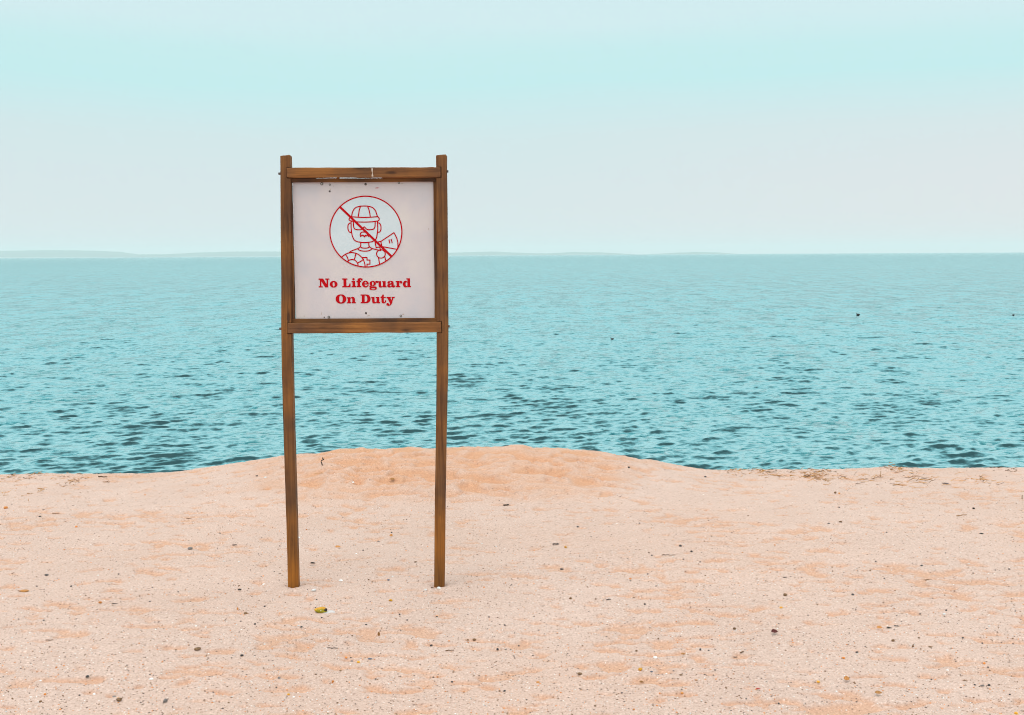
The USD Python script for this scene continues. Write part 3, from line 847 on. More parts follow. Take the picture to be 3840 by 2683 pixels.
def tube(pts, r0, r1, sides=6):
    pts = np.array(pts, float)
    rings = []
    for i, p in enumerate(pts):
        t = pts[min(i + 1, len(pts) - 1)] - pts[max(i - 1, 0)]
        t = t / max(np.linalg.norm(t), 1e-9)
        a = np.cross(t, [0.31, 0.17, 0.94]); a /= max(np.linalg.norm(a), 1e-9)
        b = np.cross(t, a)
        r = r0 + (r1 - r0) * i / (len(pts) - 1)
        th = np.linspace(0, 2 * np.pi, sides, endpoint=False)
        rings.append(p + r * (np.cos(th)[:, None] * a + np.sin(th)[:, None] * b))
    n, v, f = sides, np.concatenate(rings), []
    for i in range(len(rings) - 1):
        for j in range(n):
            q, s = i * n + j, i * n + (j + 1) % n
            f += [[q, s, s + n], [q, s + n, q + n]]
    for j in range(1, n - 1):
        f.append([0, j + 1, j]); e = (len(rings) - 1) * n; f.append([e, e + j, e + j + 1])
    return trimesh.Trimesh(v, f, process=False)


def crooked(p, q, rng, n=7, jit=0.06):
    p, q = np.array(p, float), np.array(q, float)
    ln = np.linalg.norm(q - p)
    t = np.linspace(0, 1, n)[:, None]
    w = np.cumsum(rng.normal(0, jit * ln / math.sqrt(n), (n, 3)), 0)
    w = w - t * w[-1]
    w[:, 2] = np.abs(w[:, 2]) * 0.7
    return p + (q - p) * t + w


def leaf_mesh(ln, wd, rng, curl=0.5, nx=9, ny=5):
    u = np.linspace(-1, 1, nx); v = np.linspace(-1, 1, ny)
    U, V = np.meshgrid(u, v, indexing="ij")
    half = (1 - np.abs(U) ** 2.2) ** 0.8 * (1 - 0.25 * U) + 0.04
    x = U * ln / 2
    y = V * half * wd / 2
    z = curl * wd * 0.5 * (V ** 2 * half + 0.5 * U ** 2) + 0.10 * wd * (rng.random(U.shape) - 0.5)
    top = np.stack([x, y, z], -1).reshape(-1, 3)
    th = max(0.0012, 0.03 * wd)
    f = grid_faces(nx, ny)
    n = len(top)
    rim = [i for i in range(ny)] + [i * ny + ny - 1 for i in range(1, nx)] + [(nx - 1) * ny + j for j in range(ny - 2, -1, -1)] + [i * ny for i in range(nx - 2, 0, -1)]
    side = []
    for a, b in zip(rim, rim[1:] + rim[:1]):
        side += [[a, b, b + n], [a, b + n, a + n]]
    m = trimesh.Trimesh(np.concatenate([top, top - [0, 0, th]]), np.concatenate([f, f[:, ::-1] + n, side]), process=False)
    m.fix_normals()
    return m


TAKEN = []


def put(kind, u, v, w, h, col, name, cat, label, ang=0.0, seed=None, group=None):
    """One thing whose centre the photograph shows at (u, v), about w by h photograph pixels large."""
    rng = np.random.default_rng(int(u * 7 + v * 13) if seed is None else seed)
    p, t = ground_at(u, v)
    s = t / FPX
    W, H = w * s, h * s
    a = math.radians(ang)
    ex = np.array([math.cos(a), math.sin(a), 0])
    if kind == "stone":
        m = stone_mesh(W, W * rng.uniform(0.75, 1.0), max(H, 0.3 * W), rng)
        m.apply_transform(trimesh.transformations.rotation_matrix(a, [0, 1, 0]))
        m.apply_translation([0, 0, 0.36 * max(H, 0.3 * W)])
    elif kind == "shell":
        m = stone_mesh(W, W * 0.8, max(0.35 * W, 0.8 * H), rng, 2, 0.3)
        m.apply_transform(trimesh.transformations.rotation_matrix(0.25, [1, 0, 0]))
        m.apply_translation([0, 0, 0.14 * W])
    elif kind in ("stick", "fork"):
        r = max(0.5 * h * s, 0.003)
        q = ex * W / 2
        m = tube(crooked(-q + [0, 0, r], q + [0, 0, r * 1.6], rng, 8, 0.10), r, r * 0.6)
        if kind == "fork":
            b = -0.1 * q + [0, 0, r]
            m2 = tube(crooked(b, b + ex * W * 0.35 + np.array([0, 0.12 * W, 0.22 * W]), rng, 5, 0.1), r * 0.7, r * 0.3)
            m = trimesh.util.concatenate([m, m2])
    elif kind == "stalk":
        r = max(0.5 * w * s, 0.0022)
        top = np.array([math.sin(a) * H, 0.02 * H, math.cos(a) * H])
        m = tube(crooked(np.array([0, 0, -0.02]), top, rng, 7, 0.03), r, r * 0.6)
    elif kind == "leaf":
        m = leaf_mesh(W, max(W * 0.45, 2.0 * H), rng, 0.55)
        m.apply_transform(trimesh.transformations.rotation_matrix(0.35, [1, 0, 0]))
        m.apply_transform(trimesh.transformations.rotation_matrix(a, [0, 0, 1]))
        m.apply_translation([0, 0, 0.01 + 0.1 * W])
    elif kind == "upright_leaf":
        m = leaf_mesh(H, W * 0.9, rng, 0.7)
        m.apply_transform(trimesh.transformations.rotation_matrix(-math.pi / 2 + a, [0, 1, 0]))
        m.apply_transform(trimesh.transformations.rotation_matrix(0.9, [0, 0, 1]))
        m.apply_translation([0, 0, 0.42 * H])
    elif kind == "flake":
        m = stone_mesh(W, W * 0.7, max(0.22 * W, 0.6 * H), rng, 2, 0.35)
        m.apply_transform(trimesh.transformations.rotation_matrix(a, [0, 1, 0]))
        m.apply_translation([0, 0, 0.2 * max(0.22 * W, 0.6 * H) + 0.002])
    elif kind == "scrap":
        m = stone_mesh(W, W * 0.9, 0.10 * W, rng, 3, 0.4)
        m.apply_translation([0, 0, 0.012 * W])
    if kind in ("stone", "shell", "flake"):
        m.apply_transform(trimesh.transformations.rotation_matrix(rng.uniform(-0.4, 0.4), [0, 0, 1]))
    TAKEN.append((p[0], p[1], W))
    mm = usdkit.mesh(stage, path_for(name), m, MAT[col], smooth=50)
    UsdGeom.Xformable(mm).AddTranslateOp().Set(Gf.Vec3d(*map(float, p)))
    return tag(mm.GetPrim(), label, cat, group)


def wrack(u, v, w, h, n, label, cols=("weed", "weeddark"), rise=1.0, group=None):
    """A heap of dry strands: the strands are too fine to pick apart."""
    rng = np.random.default_rng(int(u + 3 * v))
    p, t = ground_at(u, v)
    s = t / FPX
    W, H = w * s, h * s * rise
    root = xform("seaweed_heap", p)
    tag(root, label, "seaweed", group)
    for c, part in zip(cols, ("dry_strands", "dark_strands")):
        ms = []
        for _ in range(int(n * (0.32 if part == "dry_strands" else 0.20))):
            x, y = rng.normal(0, W * 0.30), rng.normal(0, 0.16)
            zz = float(height(np.array([p[0] + x]), np.array([p[1] + y]))[0]) - p[2]
            top = H * math.exp(-(x / (0.33 * W)) ** 2)
            a = np.array([x, y, zz + rng.uniform(0, 0.7) * top])
            ln = rng.uniform(0.025, 0.09) * max(0.6, min(1.5, W / 0.3))
            th = rng.normal(0, 0.7)
            b = a + np.array([math.cos(th) * ln, rng.normal(0, 0.4) * ln, math.sin(rng.normal(0.1, 0.35)) * ln * 0.6])
            b[2] = max(b[2], zz - 0.004)
            ms.append(tube(crooked(a, b, rng, 4, 0.2), rng.uniform(0.0018, 0.0042), 0.0012, 4))
        tag(obj(part, trimesh.util.concatenate(ms), MAT[c], root), kind="stuff")


# the fruit rind in front of the sign, and the pale scrap it lies on
p, t = ground_at(1204, 2296)
s = 0.52 * t / FPX
rind = xform("fruit_rind", p)
tag(rind, "yellow green piece of fruit rind with orange edge lying before the left post", "fruit rind")
rg = np.random.default_rng(5)
body = stone_mesh(92 * s, 44 * s, 44 * s, rg, 3, 0.10); body.apply_translation([0, 0, 15 * s])
shell_ = stone_mesh(97 * s, 46 * s, 45 * s, np.random.default_rng(5), 3, 0.10); shell_.apply_translation([0, 2 * s, 16 * s])
mb = man(body)
cutb = trimesh.creation.box(bounds=[[-0.2, -0.2, 25 * s], [0.2, 0.2, 1]])
cutl = trimesh.creation.box(bounds=[[-0.5, -0.2, -1], [-27 * s, 0.2, 1]])
cutr = trimesh.creation.box(bounds=[[26 * s, -0.2, -1], [0.5, 0.2, 25 * s]])
ms_ = man(shell_)
obj("rind", mb, MAT["lime"], rind, smooth=40)
obj("rim", (ms_ ^ man(cutb)) + (ms_ ^ man(cutl)), MAT["rim"], rind, smooth=40, label="orange upper edge and left tip")
tip = stone_mesh(30 * s, 33 * s, 28 * s, rg, 2, 0.3); tip.apply_translation([31 * s, -3 * s, 18 * s])
obj("dark_tip", tip, MAT["black"], rind, smooth=40)
spot = trimesh.creation.icosphere(2, 3.4 * s); spot.apply_scale([1, 0.4, 1]); spot.apply_translation([2 * s, -22.3 * s, 17 * s])
obj("pale_spot", spot, MAT["white"], rind, smooth=True)
put("scrap", 1232, 2295, 44, 9, "pale", "pale_scrap", "scrap", "pale flat scrap half buried beside the yellow green fruit rind", 4)

S, G, B, O_ = "stone", "grey", "brown", "orange"
for a in [
    # left of the sign
    (S, 21, 1909, 16, 10, O_, "pebble", "pebble", "bright orange pebble at the left edge of the photo below the shoreline"),
    ("flake", 165, 1911, 15, 9, "black", "wood_chip", "wood chip", "dark jagged chip near the left edge below the seaweed"),
    ("flake", 150, 1937, 12, 7, "black", "wood_chip", "wood chip", "smaller dark chip just below the jagged dark one near the left edge"),
    ("stick", 209, 1922, 26, 3, "stick", "twig", "twig", "thin dark twig lying flat right of the dark chips at left"),
    (S, 286, 1977, 10, 7, O_, "pebble", "pebble", "orange pebble below and right of the dark chips at left"),
    (S, 713, 2062, 19, 12, G, "stone", "stone", "flat grey brown stone, largest on the open sand left of the left post"),
    (S, 679, 1939, 15, 7, "leaf", "pebble", "pebble", "orange brown flat pebble at the left end of a short stick, left of the sign"),
    ("stick", 708, 1939, 24, 3, "stick", "twig", "twig", "short brown stick touching the orange brown flat pebble left of the sign"),
    (S, 824, 1995, 10, 5, "dark", "pebble", "pebble", "black pebble left of the left post, level with its middle lower part"),
    ("stick", 880, 2044, 16, 4, "black", "twig", "twig", "short dark twig piece left of the left post"),
    ("stick", 385, 1793, 36, 5, "stick", "driftwood", "driftwood", "short dark driftwood piece on the crest left of the sign"),
    ("fork", 399, 1806, 26, 4, "stick", "driftwood", "driftwood", "small forked driftwood just below the short dark piece on the crest"),
    ("stalk", 107, 1881, 3, 10, "tan", "dry_stalk", "stalk", "short upright stalk in the sand near the left edge"),
    ("flake", 91, 2219, 33, 8, "rust", "bark_chip", "bark chip", "long orange bark chip near the left edge below the post bases' level"),
    (S, 175, 2161, 14, 8, G, "stone", "stone", "smooth grey stone above the long orange bark chip at left"),
    (S, 376, 2264, 14, 8, O_, "pebble", "pebble", "orange pebble with a thin dark twig on its right, lower left"),
    ("stick", 430, 2265, 22, 3, "black", "twig", "twig", "thin dark twig right of an orange pebble, lower left"),
    (S, 739, 2437, 27, 12, B, "stone", "stone", "tan peanut shaped stone in the lower left sand"),
    (S, 907, 2463, 13, 11, "dark", "stone", "stone", "dark round stone right of the tan peanut shaped stone"),
    (S, 327, 2541, 14, 8, "dark", "stone", "stone", "dark wedge shaped stone in the lower left sand"),
    (S, 447, 2629, 22, 12, B, "stone", "stone", "orange and brown stone near the bottom edge at left"),
    (S, 620, 2632, 16, 16, G, "stone", "stone", "upright grey brown stone near the bottom edge, left"),
    (S, 152, 2637, 12, 9, B, "stone", "stone", "brown pebble near the bottom left corner"),
    (S, 169, 2610, 9, 8, O_, "pebble", "pebble", "bright orange pebble near the bottom left corner"),
    (S, 921, 2303, 17, 9, B, "stone", "stone", "brown stone left of and below the left post's foot"),
    ("upright_leaf", 893, 2289, 9, 12, "rust", "dry_leaf", "leaf", "small upright orange leaf above the brown stone left of the left post"),
    ("leaf", 899, 2220, 15, 5, "black", "dry_leaf", "leaf", "dark leaf sliver left of the left post's foot"),
    ("shell", 353, 2603, 12, 8, "white", "shell_fragment", "shell", "white shell piece near the bottom edge at far left"),
    ("shell", 567, 2549, 15, 6, "white", "shell_fragment", "shell", "long white shell piece in the lower left sand below the grey twig"),
    ("stick", 186, 2402, 28, 3, "stick", "twig", "twig", "slanted brown twig in the lower left sand"),
    (S, 429, 2606, 16, 7, G, "stone", "stone", "flat grey stone above the orange and brown stone, bottom left"),
    (S, 835, 2597, 9, 8, O_, "pebble", "pebble", "orange pebble right of a dark and a brown pebble, near bottom edge"),
    (S, 799, 2594, 9, 6, "dark", "pebble", "pebble", "dark pebble between a brown and an orange pebble, near bottom edge"),
    (S, 768, 2591, 8, 8, B, "pebble", "pebble", "brown pebble left of a dark and an orange pebble, near bottom edge"),
    # around the sign
    ("fork", 1200, 1779, 40, 2.5, "tan", "twig", "twig", "thin tan twig on the mound just right of the left post"),
    ("shell", 1324, 1811, 11, 8, "white", "shell_fragment", "shell", "white shell on the mound between the posts"),
    ("shell", 996, 1792, 10, 6, "white", "shell_fragment", "shell", "white shell on the slope left of the left post"),
    ("flake", 963, 1785, 9, 7, "black", "wood_chip", "wood chip", "dark chip on the slope left of the left post"),
    ("leaf", 1471, 1790, 22, 6, "leaf", "dry_leaf", "leaf", "brown boat shaped leaf on the mound between the posts", -10),
    ("fork", 1899, 1892, 20, 6, "black", "wood_chip", "wood chip", "black knobbly wood chip below the mound, right of the sign"),
    (S, 1420, 2027, 11, 6, "dark", "pebble", "pebble", "dark flat pebble between the posts, level with their lower half"),
    ("leaf", 1267, 2051, 20, 6, "rust", "dry_leaf", "leaf", "orange leaf between the posts, nearer the left post", 12),
    ("leaf", 1467, 2015, 14, 6, "rust", "dry_leaf", "leaf", "orange curled leaf right of the dark flat pebble between the posts", -20),
    ("leaf", 1173, 2120, 20, 3, "black", "dry_leaf", "leaf", "thin dark leaf sliver between the posts near the left one"),
    ("shell", 1119, 2018, 12, 6, "white", "shell_fragment", "shell", "white shell touching the right side of the left post"),
    (S, 1558, 2111, 10, 6, B, "pebble", "pebble", "brown pebble between the posts near the right one"),
    ("shell", 1646, 2207, 15, 11, "white", "shell_fragment", "shell", "white shell at the foot of the right post"),
    ("shell", 1596, 2215, 12, 9, "white", "shell_fragment", "shell", "greyish white shell just left of the right post's foot"),
    ("stick", 1622, 2209, 10, 4, "stick", "twig", "twig", "brown twig bit at the left side of the right post's foot"),
    (S, 1177, 2218, 18, 10, "white", "stone", "stone", "pale stone right of the left post's foot"),
    ("shell", 989, 2187, 11, 7, "white", "shell_fragment", "shell", "white shell left of the left post's foot"),
    (S, 1457, 2178, 10, 6, "bluish", "pebble", "pebble", "bluish pebble between the posts' feet"),
    ("shell", 1278, 2179, 15, 7, "white", "shell_fragment", "shell", "flat pale shell between the posts' feet, nearer the left"),
    (S, 1465, 2256, 14, 8, "rim", "pebble", "pebble", "yellow orange pebble in front of the sign, right of the fruit rind"),
    ("upright_leaf", 1423, 2384, 13, 18, "leaf", "dry_leaf", "leaf", "brown leaf standing upright in the sand in front of the sign"),
    (S, 1617, 2413, 11, 8, "dark", "stone", "stone", "black stone in front of and below the right post"),
    (S, 1779, 2393, 15, 9, B, "stone", "stone", "dark brown stone right of and below the right post"),
    (S, 1866, 2434, 10, 8, "dark", "stone", "stone", "black angular pebble right of the dark brown stone"),
    ("flake", 1387, 2474, 16, 4, "bluish", "slate_flake", "stone", "flat bluish slate flake in front of the sign"),
    (S, 1344, 2487, 13, 8, "rim", "pebble", "pebble", "yellow orange pebble left of the bluish slate flake"),
    (S, 1248, 2561, 10, 10, O_, "pebble", "pebble", "round orange pebble in the lower sand below the fruit rind"),
    (S, 1082, 2607, 11, 7, "rim", "pebble", "pebble", "yellow orange pebble near the bottom edge below the left post"),
    (S, 1298, 2467, 10, 6, O_, "pebble", "pebble", "small orange pebble left of a tan pebble, in front of the sign"),
    (S, 1319, 2472, 11, 7, G, "pebble", "pebble", "tan pebble between an orange and a yellow orange pebble in front of the sign"),
    ("stick", 1248, 2433, 40, 3, "black", "twig", "twig", "thin broken dark twig in front of the sign"),
    (S, 1047, 2546, 11, 7, G, "pebble", "pebble", "dark grey pebble in the lower sand below the left post"),
    (S, 1130, 2352, 10, 6, "dark", "pebble", "pebble", "dark pebble below and left of the fruit rind"),
    ("flake", 1373, 2345, 9, 6, "black", "wood_chip", "wood chip", "dark slanted chip above the upright brown leaf"),
    ("stick", 1687, 2442, 32, 2.5, "stick", "twig", "twig", "thin slanted twig right of the black stone below the right post", 12),
    (S, 1892, 2594, 9, 7, "dark", "pebble", "pebble", "dark pebble near the bottom edge at the middle of the photo"),
    # right of the sign
    (S, 2645, 1786, 9, 7, "dark", "pebble", "pebble", "black pebble at the right foot of the mound"),
    (S, 2358, 1754, 8, 6, "dark", "pebble", "pebble", "black pebble high on the right flank of the mound"),
    ("fork", 2085, 2046, 23, 6, "black", "broken_twig", "twig", "black crooked twig right of the sign, left of a yellow orange pebble"),
    (S, 2121, 2052, 11, 7, "rim", "pebble", "pebble", "yellow orange pebble right of the black crooked twig"),
    (S, 2106, 2132, 15, 4, "dark", "pebble", "pebble", "flat black sliver of stone below the black crooked twig"),
    (S, 2166, 1978, 9, 5, "dark", "pebble", "pebble", "black pebble above and right of the black crooked twig"),
    ("stick", 2507, 2083, 52, 3, "stick", "twig", "twig", "long thin twig on the sand right of centre", -6),
    (S, 2551, 2049, 13, 7, "dark", "stone", "stone", "dark stone above the long thin twig"),
    (S, 2593, 2070, 10, 6, "dark", "stone", "stone", "dark stone right of the long thin twig"),
    (S, 2140, 2247, 13, 8, B, "stone", "stone", "brown wedge stone right of the right post's foot"),
    ("stick", 2282, 2253, 18, 4, "black", "twig", "twig", "short black twig right of the brown wedge stone"),
    (S, 2377, 2237, 12, 8, B, "stone", "stone", "dark brown lump right of the short black twig"),
    (S, 2418, 2270, 8, 7, "dark", "pebble", "pebble", "small black pebble below the dark brown lump"),
    (S, 2364, 2172, 10, 5, O_, "pebble", "pebble", "orange pebble above the dark brown lump"),
    (S, 2754, 2361, 13, 8, B, "stone", "stone", "light brown stone in the right half, alone on smooth sand"),
    (S, 2626, 2440, 9, 8, "dark", "stone", "stone", "round black pebble left of a small Y shaped twig"),
    ("fork", 2783, 2450, 18, 4, "stick", "twig", "twig", "small Y shaped brown twig in the lower right half", 35),
    ("stick", 2756, 2458, 18, 4, "black", "twig", "twig", "short dark stick left of the small Y shaped twig", -8),
    (S, 2387, 2445, 10, 7, B, "stone", "stone", "brown pebble in the lower sand, left of the round black pebble"),
    (S, 2402, 2515, 17, 11, "rim", "stone", "stone", "amber stone, largest orange one in the lower sand right of centre"),
    (S, 2443, 2521, 11, 5, "bluish", "pebble", "pebble", "bluish flat pebble right of the amber stone"),
    ("leaf", 2562, 2463, 18, 4, "leaf", "dry_leaf", "leaf", "narrow brown leaf sliver below the round black pebble", -14),
    (S, 2174, 2531, 18, 9, B, "stone", "stone", "flat brown stone left of the amber stone"),
    (S, 2017, 2559, 15, 6, "rust", "pebble", "pebble", "orange flat pebble in the lower sand left of the flat brown stone"),
    ("leaf", 2406, 2557, 17, 5, "leaf", "dry_leaf", "leaf", "brown leaf sliver below the amber stone", -16),
    ("flake", 2553, 2536, 13, 6, B, "bark_chip", "bark chip", "brown bark chip right of the bluish flat pebble"),
    (S, 2558, 2594, 12, 7, "rust", "stone", "stone", "orange brown stone near the bottom edge right of centre"),
    ("flake", 2610, 2553, 12, 7, "rust", "bark_chip", "bark chip", "orange brown chip right of the brown bark chip"),
    ("flake", 2842, 2584, 16, 4, "pinkred", "plastic_chip", "plastic chip", "thin red chip near the bottom edge in the right half"),
    ("shell", 2457, 2468, 17, 8, "white", "shell_fragment", "shell", "white shell above the amber stone"),
    ("leaf", 2904, 2380, 25, 10, "red", "dry_leaf", "leaf", "dark red curled leaf in the right half of the sand", -12),
    (S, 2944, 2234, 15, 11, B, "stone", "stone", "rounded brown stone above the dark red leaf"),
    (S, 3198, 2234, 12, 7, "dark", "stone", "stone", "black stone right of the rounded brown stone"),
    (S, 2929, 2280, 12, 7, "rim", "pebble", "pebble", "yellow orange pebble below the rounded brown stone"),
    ("stick", 3482, 2174, 28, 4, "stick", "twig", "twig", "straight brown stick on the sand far right", 4),
    ("flake", 3334, 2354, 21, 9, "black", "bark_chip", "bark chip", "thick black bark chip in the right half of the sand", 10),
    ("fork", 3363, 2352, 18, 4, "black", "twig", "twig", "black crooked twig touching the thick black bark chip", -25),
    ("leaf", 3298, 2362, 22, 6, "rust", "dry_leaf", "leaf", "orange leaf left of the thick black bark chip"),
    (S, 3349, 2404, 13, 10, B, "stone", "stone", "amber brown stone below the thick black bark chip"),
    (S, 3548, 2292, 9, 7, "dark", "pebble", "pebble", "dark grey pebble above a white shell, far right"),
    ("shell", 3541, 2302, 13, 6, "white", "shell_fragment", "shell", "white shell below a dark grey pebble, far right"),
    (S, 3610, 2395, 10, 7, "dark", "stone", "stone", "dark oval stone far right, level with the black bark chip"),
    (S, 3742, 2381, 13, 7, "dark", "stone", "stone", "dark flat stone near the right edge, level with the black bark chip"),
    ("leaf", 3175, 2557, 22, 10, "rust", "dry_leaf", "leaf", "curled orange leaf with dark tips in the lower right", -25),
    (S, 3068, 2561, 14, 7, "rim", "pebble", "pebble", "yellow orange pebble left of the curled orange leaf"),
    ("leaf", 3294, 2611, 26, 8, "leaf", "dry_leaf", "leaf", "yellow brown leaf near the bottom edge at right", -10),
    (S, 3684, 2574, 14, 7, G, "stone", "stone", "pale grey brown stone left of a dark grey one, lower right"),
    (S, 3709, 2572, 10, 8, "dark", "stone", "stone", "dark grey stone right of a pale grey brown one, lower right"),
    (S, 3617, 2551, 10, 8, B, "stone", "stone", "reddish brown stone above the grey pair, lower right"),
    (S, 2920, 2642, 8, 7, "dark", "pebble", "pebble", "black pebble at the bottom edge in the right half"),
    (S, 3415, 2651, 12, 7, "dark", "stone", "stone", "dark brown stone at the bottom edge, right"),
    (S, 3810, 2677, 13, 9, "rim", "pebble", "pebble", "orange pebble in the bottom right corner"),
    (S, 3213, 2449, 11, 6, "dark", "stone", "stone", "black stone below and left of the amber brown stone"),
    (S, 3423, 2426, 9, 8, B, "stone", "stone", "dark brown pebble right of the amber brown stone"),
    ("flake", 3488, 2429, 14, 6, B, "bark_chip", "bark chip", "brown bark chip right of the dark brown pebble, right half"),
    ("stick", 2944, 2167, 14, 4, "black", "twig", "twig", "short black stick above the rounded brown stone", -20),
    (S, 3164, 2471, 12, 8, O_, "pebble", "pebble", "pale orange pebble below the black stone, lower right"),
    (S, 3691, 2490, 10, 8, O_, "pebble", "pebble", "pale orange pebble near the right edge in the lower sand"),
    ("stick", 3605, 1936, 44, 4, "tan", "driftwood", "driftwood", "slanted tan stick on the sand far right below the seaweed line", 14),
    (S, 3651, 1911, 11, 7, "black", "stone", "stone", "black stone above the slanted tan stick"),
    ("stick", 3812, 1975, 30, 3, "tan", "twig", "twig", "thin tan twig at the right edge of the sand"),
    ("flake", 3681, 2002, 16, 6, "black", "bark_chip", "bark chip", "dark chip below the slanted tan stick"),
    ("stalk", 3833, 1870, 4, 16, "stick", "dry_stalk", "stalk", "short upright stalk at the right edge of the sand"),
    (S, 3132, 1850, 9, 8, B, "pebble", "pebble", "brown lump left of an orange lump below the seaweed line"),
    (S, 3147, 1852, 8, 8, "rust", "pebble", "pebble", "orange lump right of a brown lump below the seaweed line"),
    (S, 3108, 1964, 10, 6, "dark", "pebble", "pebble", "dark pebble left of a brown flat one, right of centre"),
    (S, 3152, 1960, 13, 7, B, "pebble", "pebble", "brown flat pebble right of a dark one, right of centre"),
    (S, 3456, 2122, 11, 5, "dark", "pebble", "pebble", "black flat pebble above the straight brown stick"),
    ("stalk", 3303, 1787, 3.4, 28, "tan", "dry_stalk", "stalk", "tall upright stalk before the seaweed heap on the right crest"),
    ("stick", 3548, 1816, 20, 5, "bluish", "driftwood", "driftwood", "grey slanted stick under the debris line far right", -30),
]:
    put(*a)

# the crooked twig standing on the mound
p, t = ground_at(1207, 1745)
s = t / FPX
rg = np.random.default_rng(3)
pts = [(2, 0, -8), (1, 0, 3), (-3, 1, 14), (-2, 1, 17), (5, 1, 21), (3, 0, 27), (5, 0, 31)]
tw = [tube(np.array(pts, float) * s, 2.4 * s, 1.6 * s, 6), tube(np.array([(4, 1, 20), (7, 1, 22), (8, 1, 25)], float) * s, 2.2 * s, 1.4 * s, 6)]
mm = usdkit.mesh(stage, path_for("standing_twig"), trimesh.util.concatenate(tw), MAT["black"], smooth=50)
UsdGeom.Xformable(mm).AddTranslateOp().Set(Gf.Vec3d(*map(float, p)))
tag(mm.GetPrim(), "crooked dark twig standing upright on the mound right of the left post", "twig")

# dry seaweed along the crest
wrack(268, 1808, 52, 14, 60, "dark clump of seaweed and twigs below the crest at left")
wrack(46, 1787, 44, 7, 40, "dry seaweed strip on the crest at the left edge")
wrack(121, 1784, 70, 9, 60, "low brown seaweed heap on the crest, left")
wrack(235, 1784, 50, 6, 35, "thin seaweed on the crest right of the low brown heap, left")
wrack(138, 1840, 50, 5, 26, "orange scraps of seaweed on the sand below the left crest", ("weed", "weed"))
wrack(40, 1841, 40, 4, 18, "orange seaweed scraps at the left edge below the crest", ("weed", "weed"))
wrack(2752, 1768, 70, 12, 70, "dark green brown seaweed tuft starting the line right of the mound")
wrack(2850, 1772, 110, 9, 90, "brown seaweed strip on the crest next to the dark tuft right of the mound")
wrack(3020, 1779, 170, 9, 110, "long orange brown seaweed strip along the right crest")
wrack(3110, 1775, 60, 9, 45, "dark seaweed at the right end of the long strip")
wrack(3352, 1762, 66, 24, 110, "raised heap of golden seaweed on the right crest", rise=0.9)
wrack(3070, 1794, 120, 6, 50, "thin orange seaweed line just below the long strip", ("weed", "weed"))
wrack(3240, 1801, 170, 5, 60, "broken line of dark seaweed bits below the golden heap")
wrack(3440, 1804, 190, 5, 60, "scattered dark seaweed bits right of the broken line")
wrack(3690, 1806, 110, 8, 55, "orange seaweed bits near the right edge below the crest", ("weed", "weeddark"))
wrack(3775, 1762, 90, 5, 30, "thin dark seaweed on the crest at the right edge", ("weeddark", "weeddark"))
wrack(3420, 1762, 40, 5, 18, "small dark seaweed bits on the crest right of the golden heap", ("weeddark", "weeddark"))
wrack(3494, 1790, 12, 16, 14, "small upright orange seaweed tuft right of the golden heap", ("weed", "weed"), rise=1.4)

# ---- loose pebbles alike, the largest singly
SETS = [("small_dark_pebble", "dark", 100, "small dark pebble", "small dark pebbles", "pebble", (4.5, 8.5)),
        ("small_orange_pebble", "orange", 60, "small orange pebble", "small orange pebbles", "pebble", (4.0, 7.5)),
        ("small_brown_pebble", "brown", 70, "small brown pebble", "small brown pebbles", "pebble", (4.5, 8.0)),
        ("small_shell_fragment", "white", 70, "small white shell fragment", "small white shell fragments", "shell", (4.5, 8.5))]
for name, col, n, label, group, cat, (w0, w1) in SETS:
    rng = np.random.default_rng(len(name) * 31 + n)
    k_ = 0
    while k_ < n:
        u, v = rng.uniform(10, 3830), 1850 + 825 * rng.random() ** 0.8
        if rng.random() > 0.35 + 1.0 * float(n2(np.array([u]), np.array([v]), 0.004, 0.008, 5)[0]):
            continue
        w = rng.uniform(w0, w1) * (0.75 + 0.45 * (v - 1850) / 830)
        band = "behind the post feet" if v < 2195 else "before the post feet" if v < 2440 else "near the bottom edge"
        side = "left of the sign" if u < 1040 else "in line with the sign" if u < 1690 else "right of the sign" if u < 2760 else "at far right"
        put(S if col != "white" else "shell", u, v, w, w * rng.uniform(0.5, 0.75), col, name, cat, f"{label} {band}, {side}", 0, int(u * 131 + v * 17), f"{group} {band}, {side}")
        k_ += 1


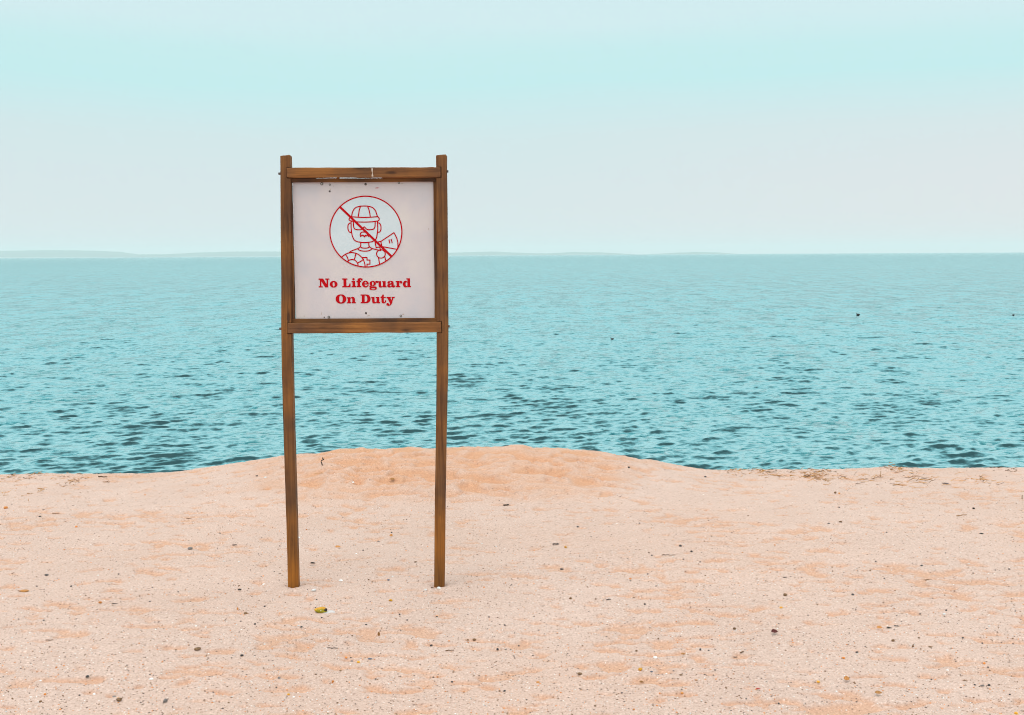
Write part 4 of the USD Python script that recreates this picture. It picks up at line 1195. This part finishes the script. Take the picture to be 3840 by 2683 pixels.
# ---- the grit: thousands of grains
def grit(name, col, n, lo, hi, label, seed, mound=0.25):
    rng = np.random.default_rng(seed)
    q = 1 / rng.uniform(1 / 13.0, 1 / 5.1, int(n * 2.2))
    x = rng.uniform(-1, 1, len(q)) * (0.5 + 0.5 * q)
    m = mound_mask(x, q)
    dens = 0.25 + 1.1 * fbm2(x, q, 0.9, 1.3, 3, 21)
    keep = (rng.random(len(q)) < dens * (1 - (1 - mound) * m)) & (rng.random(len(q)) > 0.75 * dents(x, q))
    x, q = x[keep][:n], q[keep][:n]
    z = height(x, q)
    pi = UsdGeom.PointInstancer.Define(stage, path_for(name))
    protos = []
    for i in range(3):
        pm = stone_mesh(1, 1, 0.8, np.random.default_rng(seed + i), 1, 0.35)
        pr = usdkit.mesh(stage, f"{pi.GetPath()}/grain" + (f"_{i:03d}" if i else ""), pm, MAT[col], smooth=True)
        protos.append(pr.GetPath())
    pi.CreatePrototypesRel().SetTargets(protos)
    size = lo + (hi - lo) * rng.random(len(x)) ** 2.2
    pi.CreatePositionsAttr(Vt.Vec3fArray.FromNumpy(np.stack([x, q, z + 0.15 * size], 1).astype(np.float32)))
    pi.CreateScalesAttr(Vt.Vec3fArray.FromNumpy((size[:, None] * rng.uniform([0.8, 0.6, 0.5], [1.35, 1.0, 0.9], (len(x), 3))).astype(np.float32)))
    th = rng.uniform(-0.6, 0.6, len(x))
    pi.CreateOrientationsAttr(Vt.QuathArray([Gf.Quath(float(math.cos(a / 2)), 0.0, 0.0, float(math.sin(a / 2))) for a in th]))
    pi.CreateProtoIndicesAttr(Vt.IntArray.FromNumpy(rng.integers(0, 3, len(x)).astype(np.int32)))
    tag(pi.GetPrim(), label, "grit", kind="stuff")


grit("dark_grit", "speck", 7500, 0.003, 0.0095, "fine dark stone grit strewn all over the beach", 51)
grit("brown_grit", "brown", 9500, 0.003, 0.010, "fine brown grit strewn all over the beach", 52)
grit("orange_grit", "orange", 5000, 0.0035, 0.010, "fine orange grit strewn all over the beach", 53, 0.4)
grit("shell_grit", "white", 9000, 0.003, 0.0085, "fine white shell grit strewn all over the beach", 54, 0.3)


# ------------------------------------------------------------------ birds on the water
def bird(u, v, w, h, label, face=1):
    d = ray(u, v)
    p = np.array([0, 0, EYE]) + d * ((SEA - EYE) / d[2])
    s = np.linalg.norm(p) / FPX
    p[2] += 0.02
    root = xform("floating_bird", p)
    tag(root, label, "bird", "dark birds floating on the sea")
    body = trimesh.creation.icosphere(3, 1.0)
    bv = body.vertices * [w * s / 2, w * s / 4.5, h * s * 0.42]
    bv[:, 2] += h * s * 0.22 * np.clip(-face * bv[:, 0] / (w * s / 2), 0, 1) ** 2 * 0.6
    body.vertices = bv; body.apply_translation([0, 0, 0.16 * h * s])
    obj("body", body, MAT["plume"], root, smooth=True)
    x = face * w * s * 0.36
    nk = tube([(x * 0.8, 0, 0.2 * h * s), (x * 1.0, 0, 0.5 * h * s), (x * 1.02, 0, 0.72 * h * s)], 0.10 * w * s, 0.07 * w * s, 8)
    hd = trimesh.creation.icosphere(2, 1.0); hd.apply_scale([0.13 * w * s, 0.10 * w * s, 0.10 * w * s]); hd.apply_translation([x * 1.05, 0, 0.76 * h * s])
    bk = trimesh.creation.cone(0.03 * w * s, 0.13 * w * s, sections=8)
    bk.apply_transform(trimesh.transformations.rotation_matrix(face * math.pi / 2, [0, 1, 0])); bk.apply_translation([x * 1.05 + face * 0.11 * w * s, 0, 0.75 * h * s])
    obj("head", man(hd) + man(nk) if False else trimesh.util.concatenate([nk, hd]), MAT["plume"], root, smooth=True)
    obj("beak", bk, MAT["leaf"], root, smooth=30)


bird(3218, 1184, 13, 9, "dark floating bird far out in the right part of the sea, the clearest of three", -1)
bird(2296, 1275, 13, 8, "dark floating bird right of the sign, nearest of three to the shore", -1)
bird(3800, 1185, 8, 7, "tiny dark floating bird at the right edge of the sea", 1)
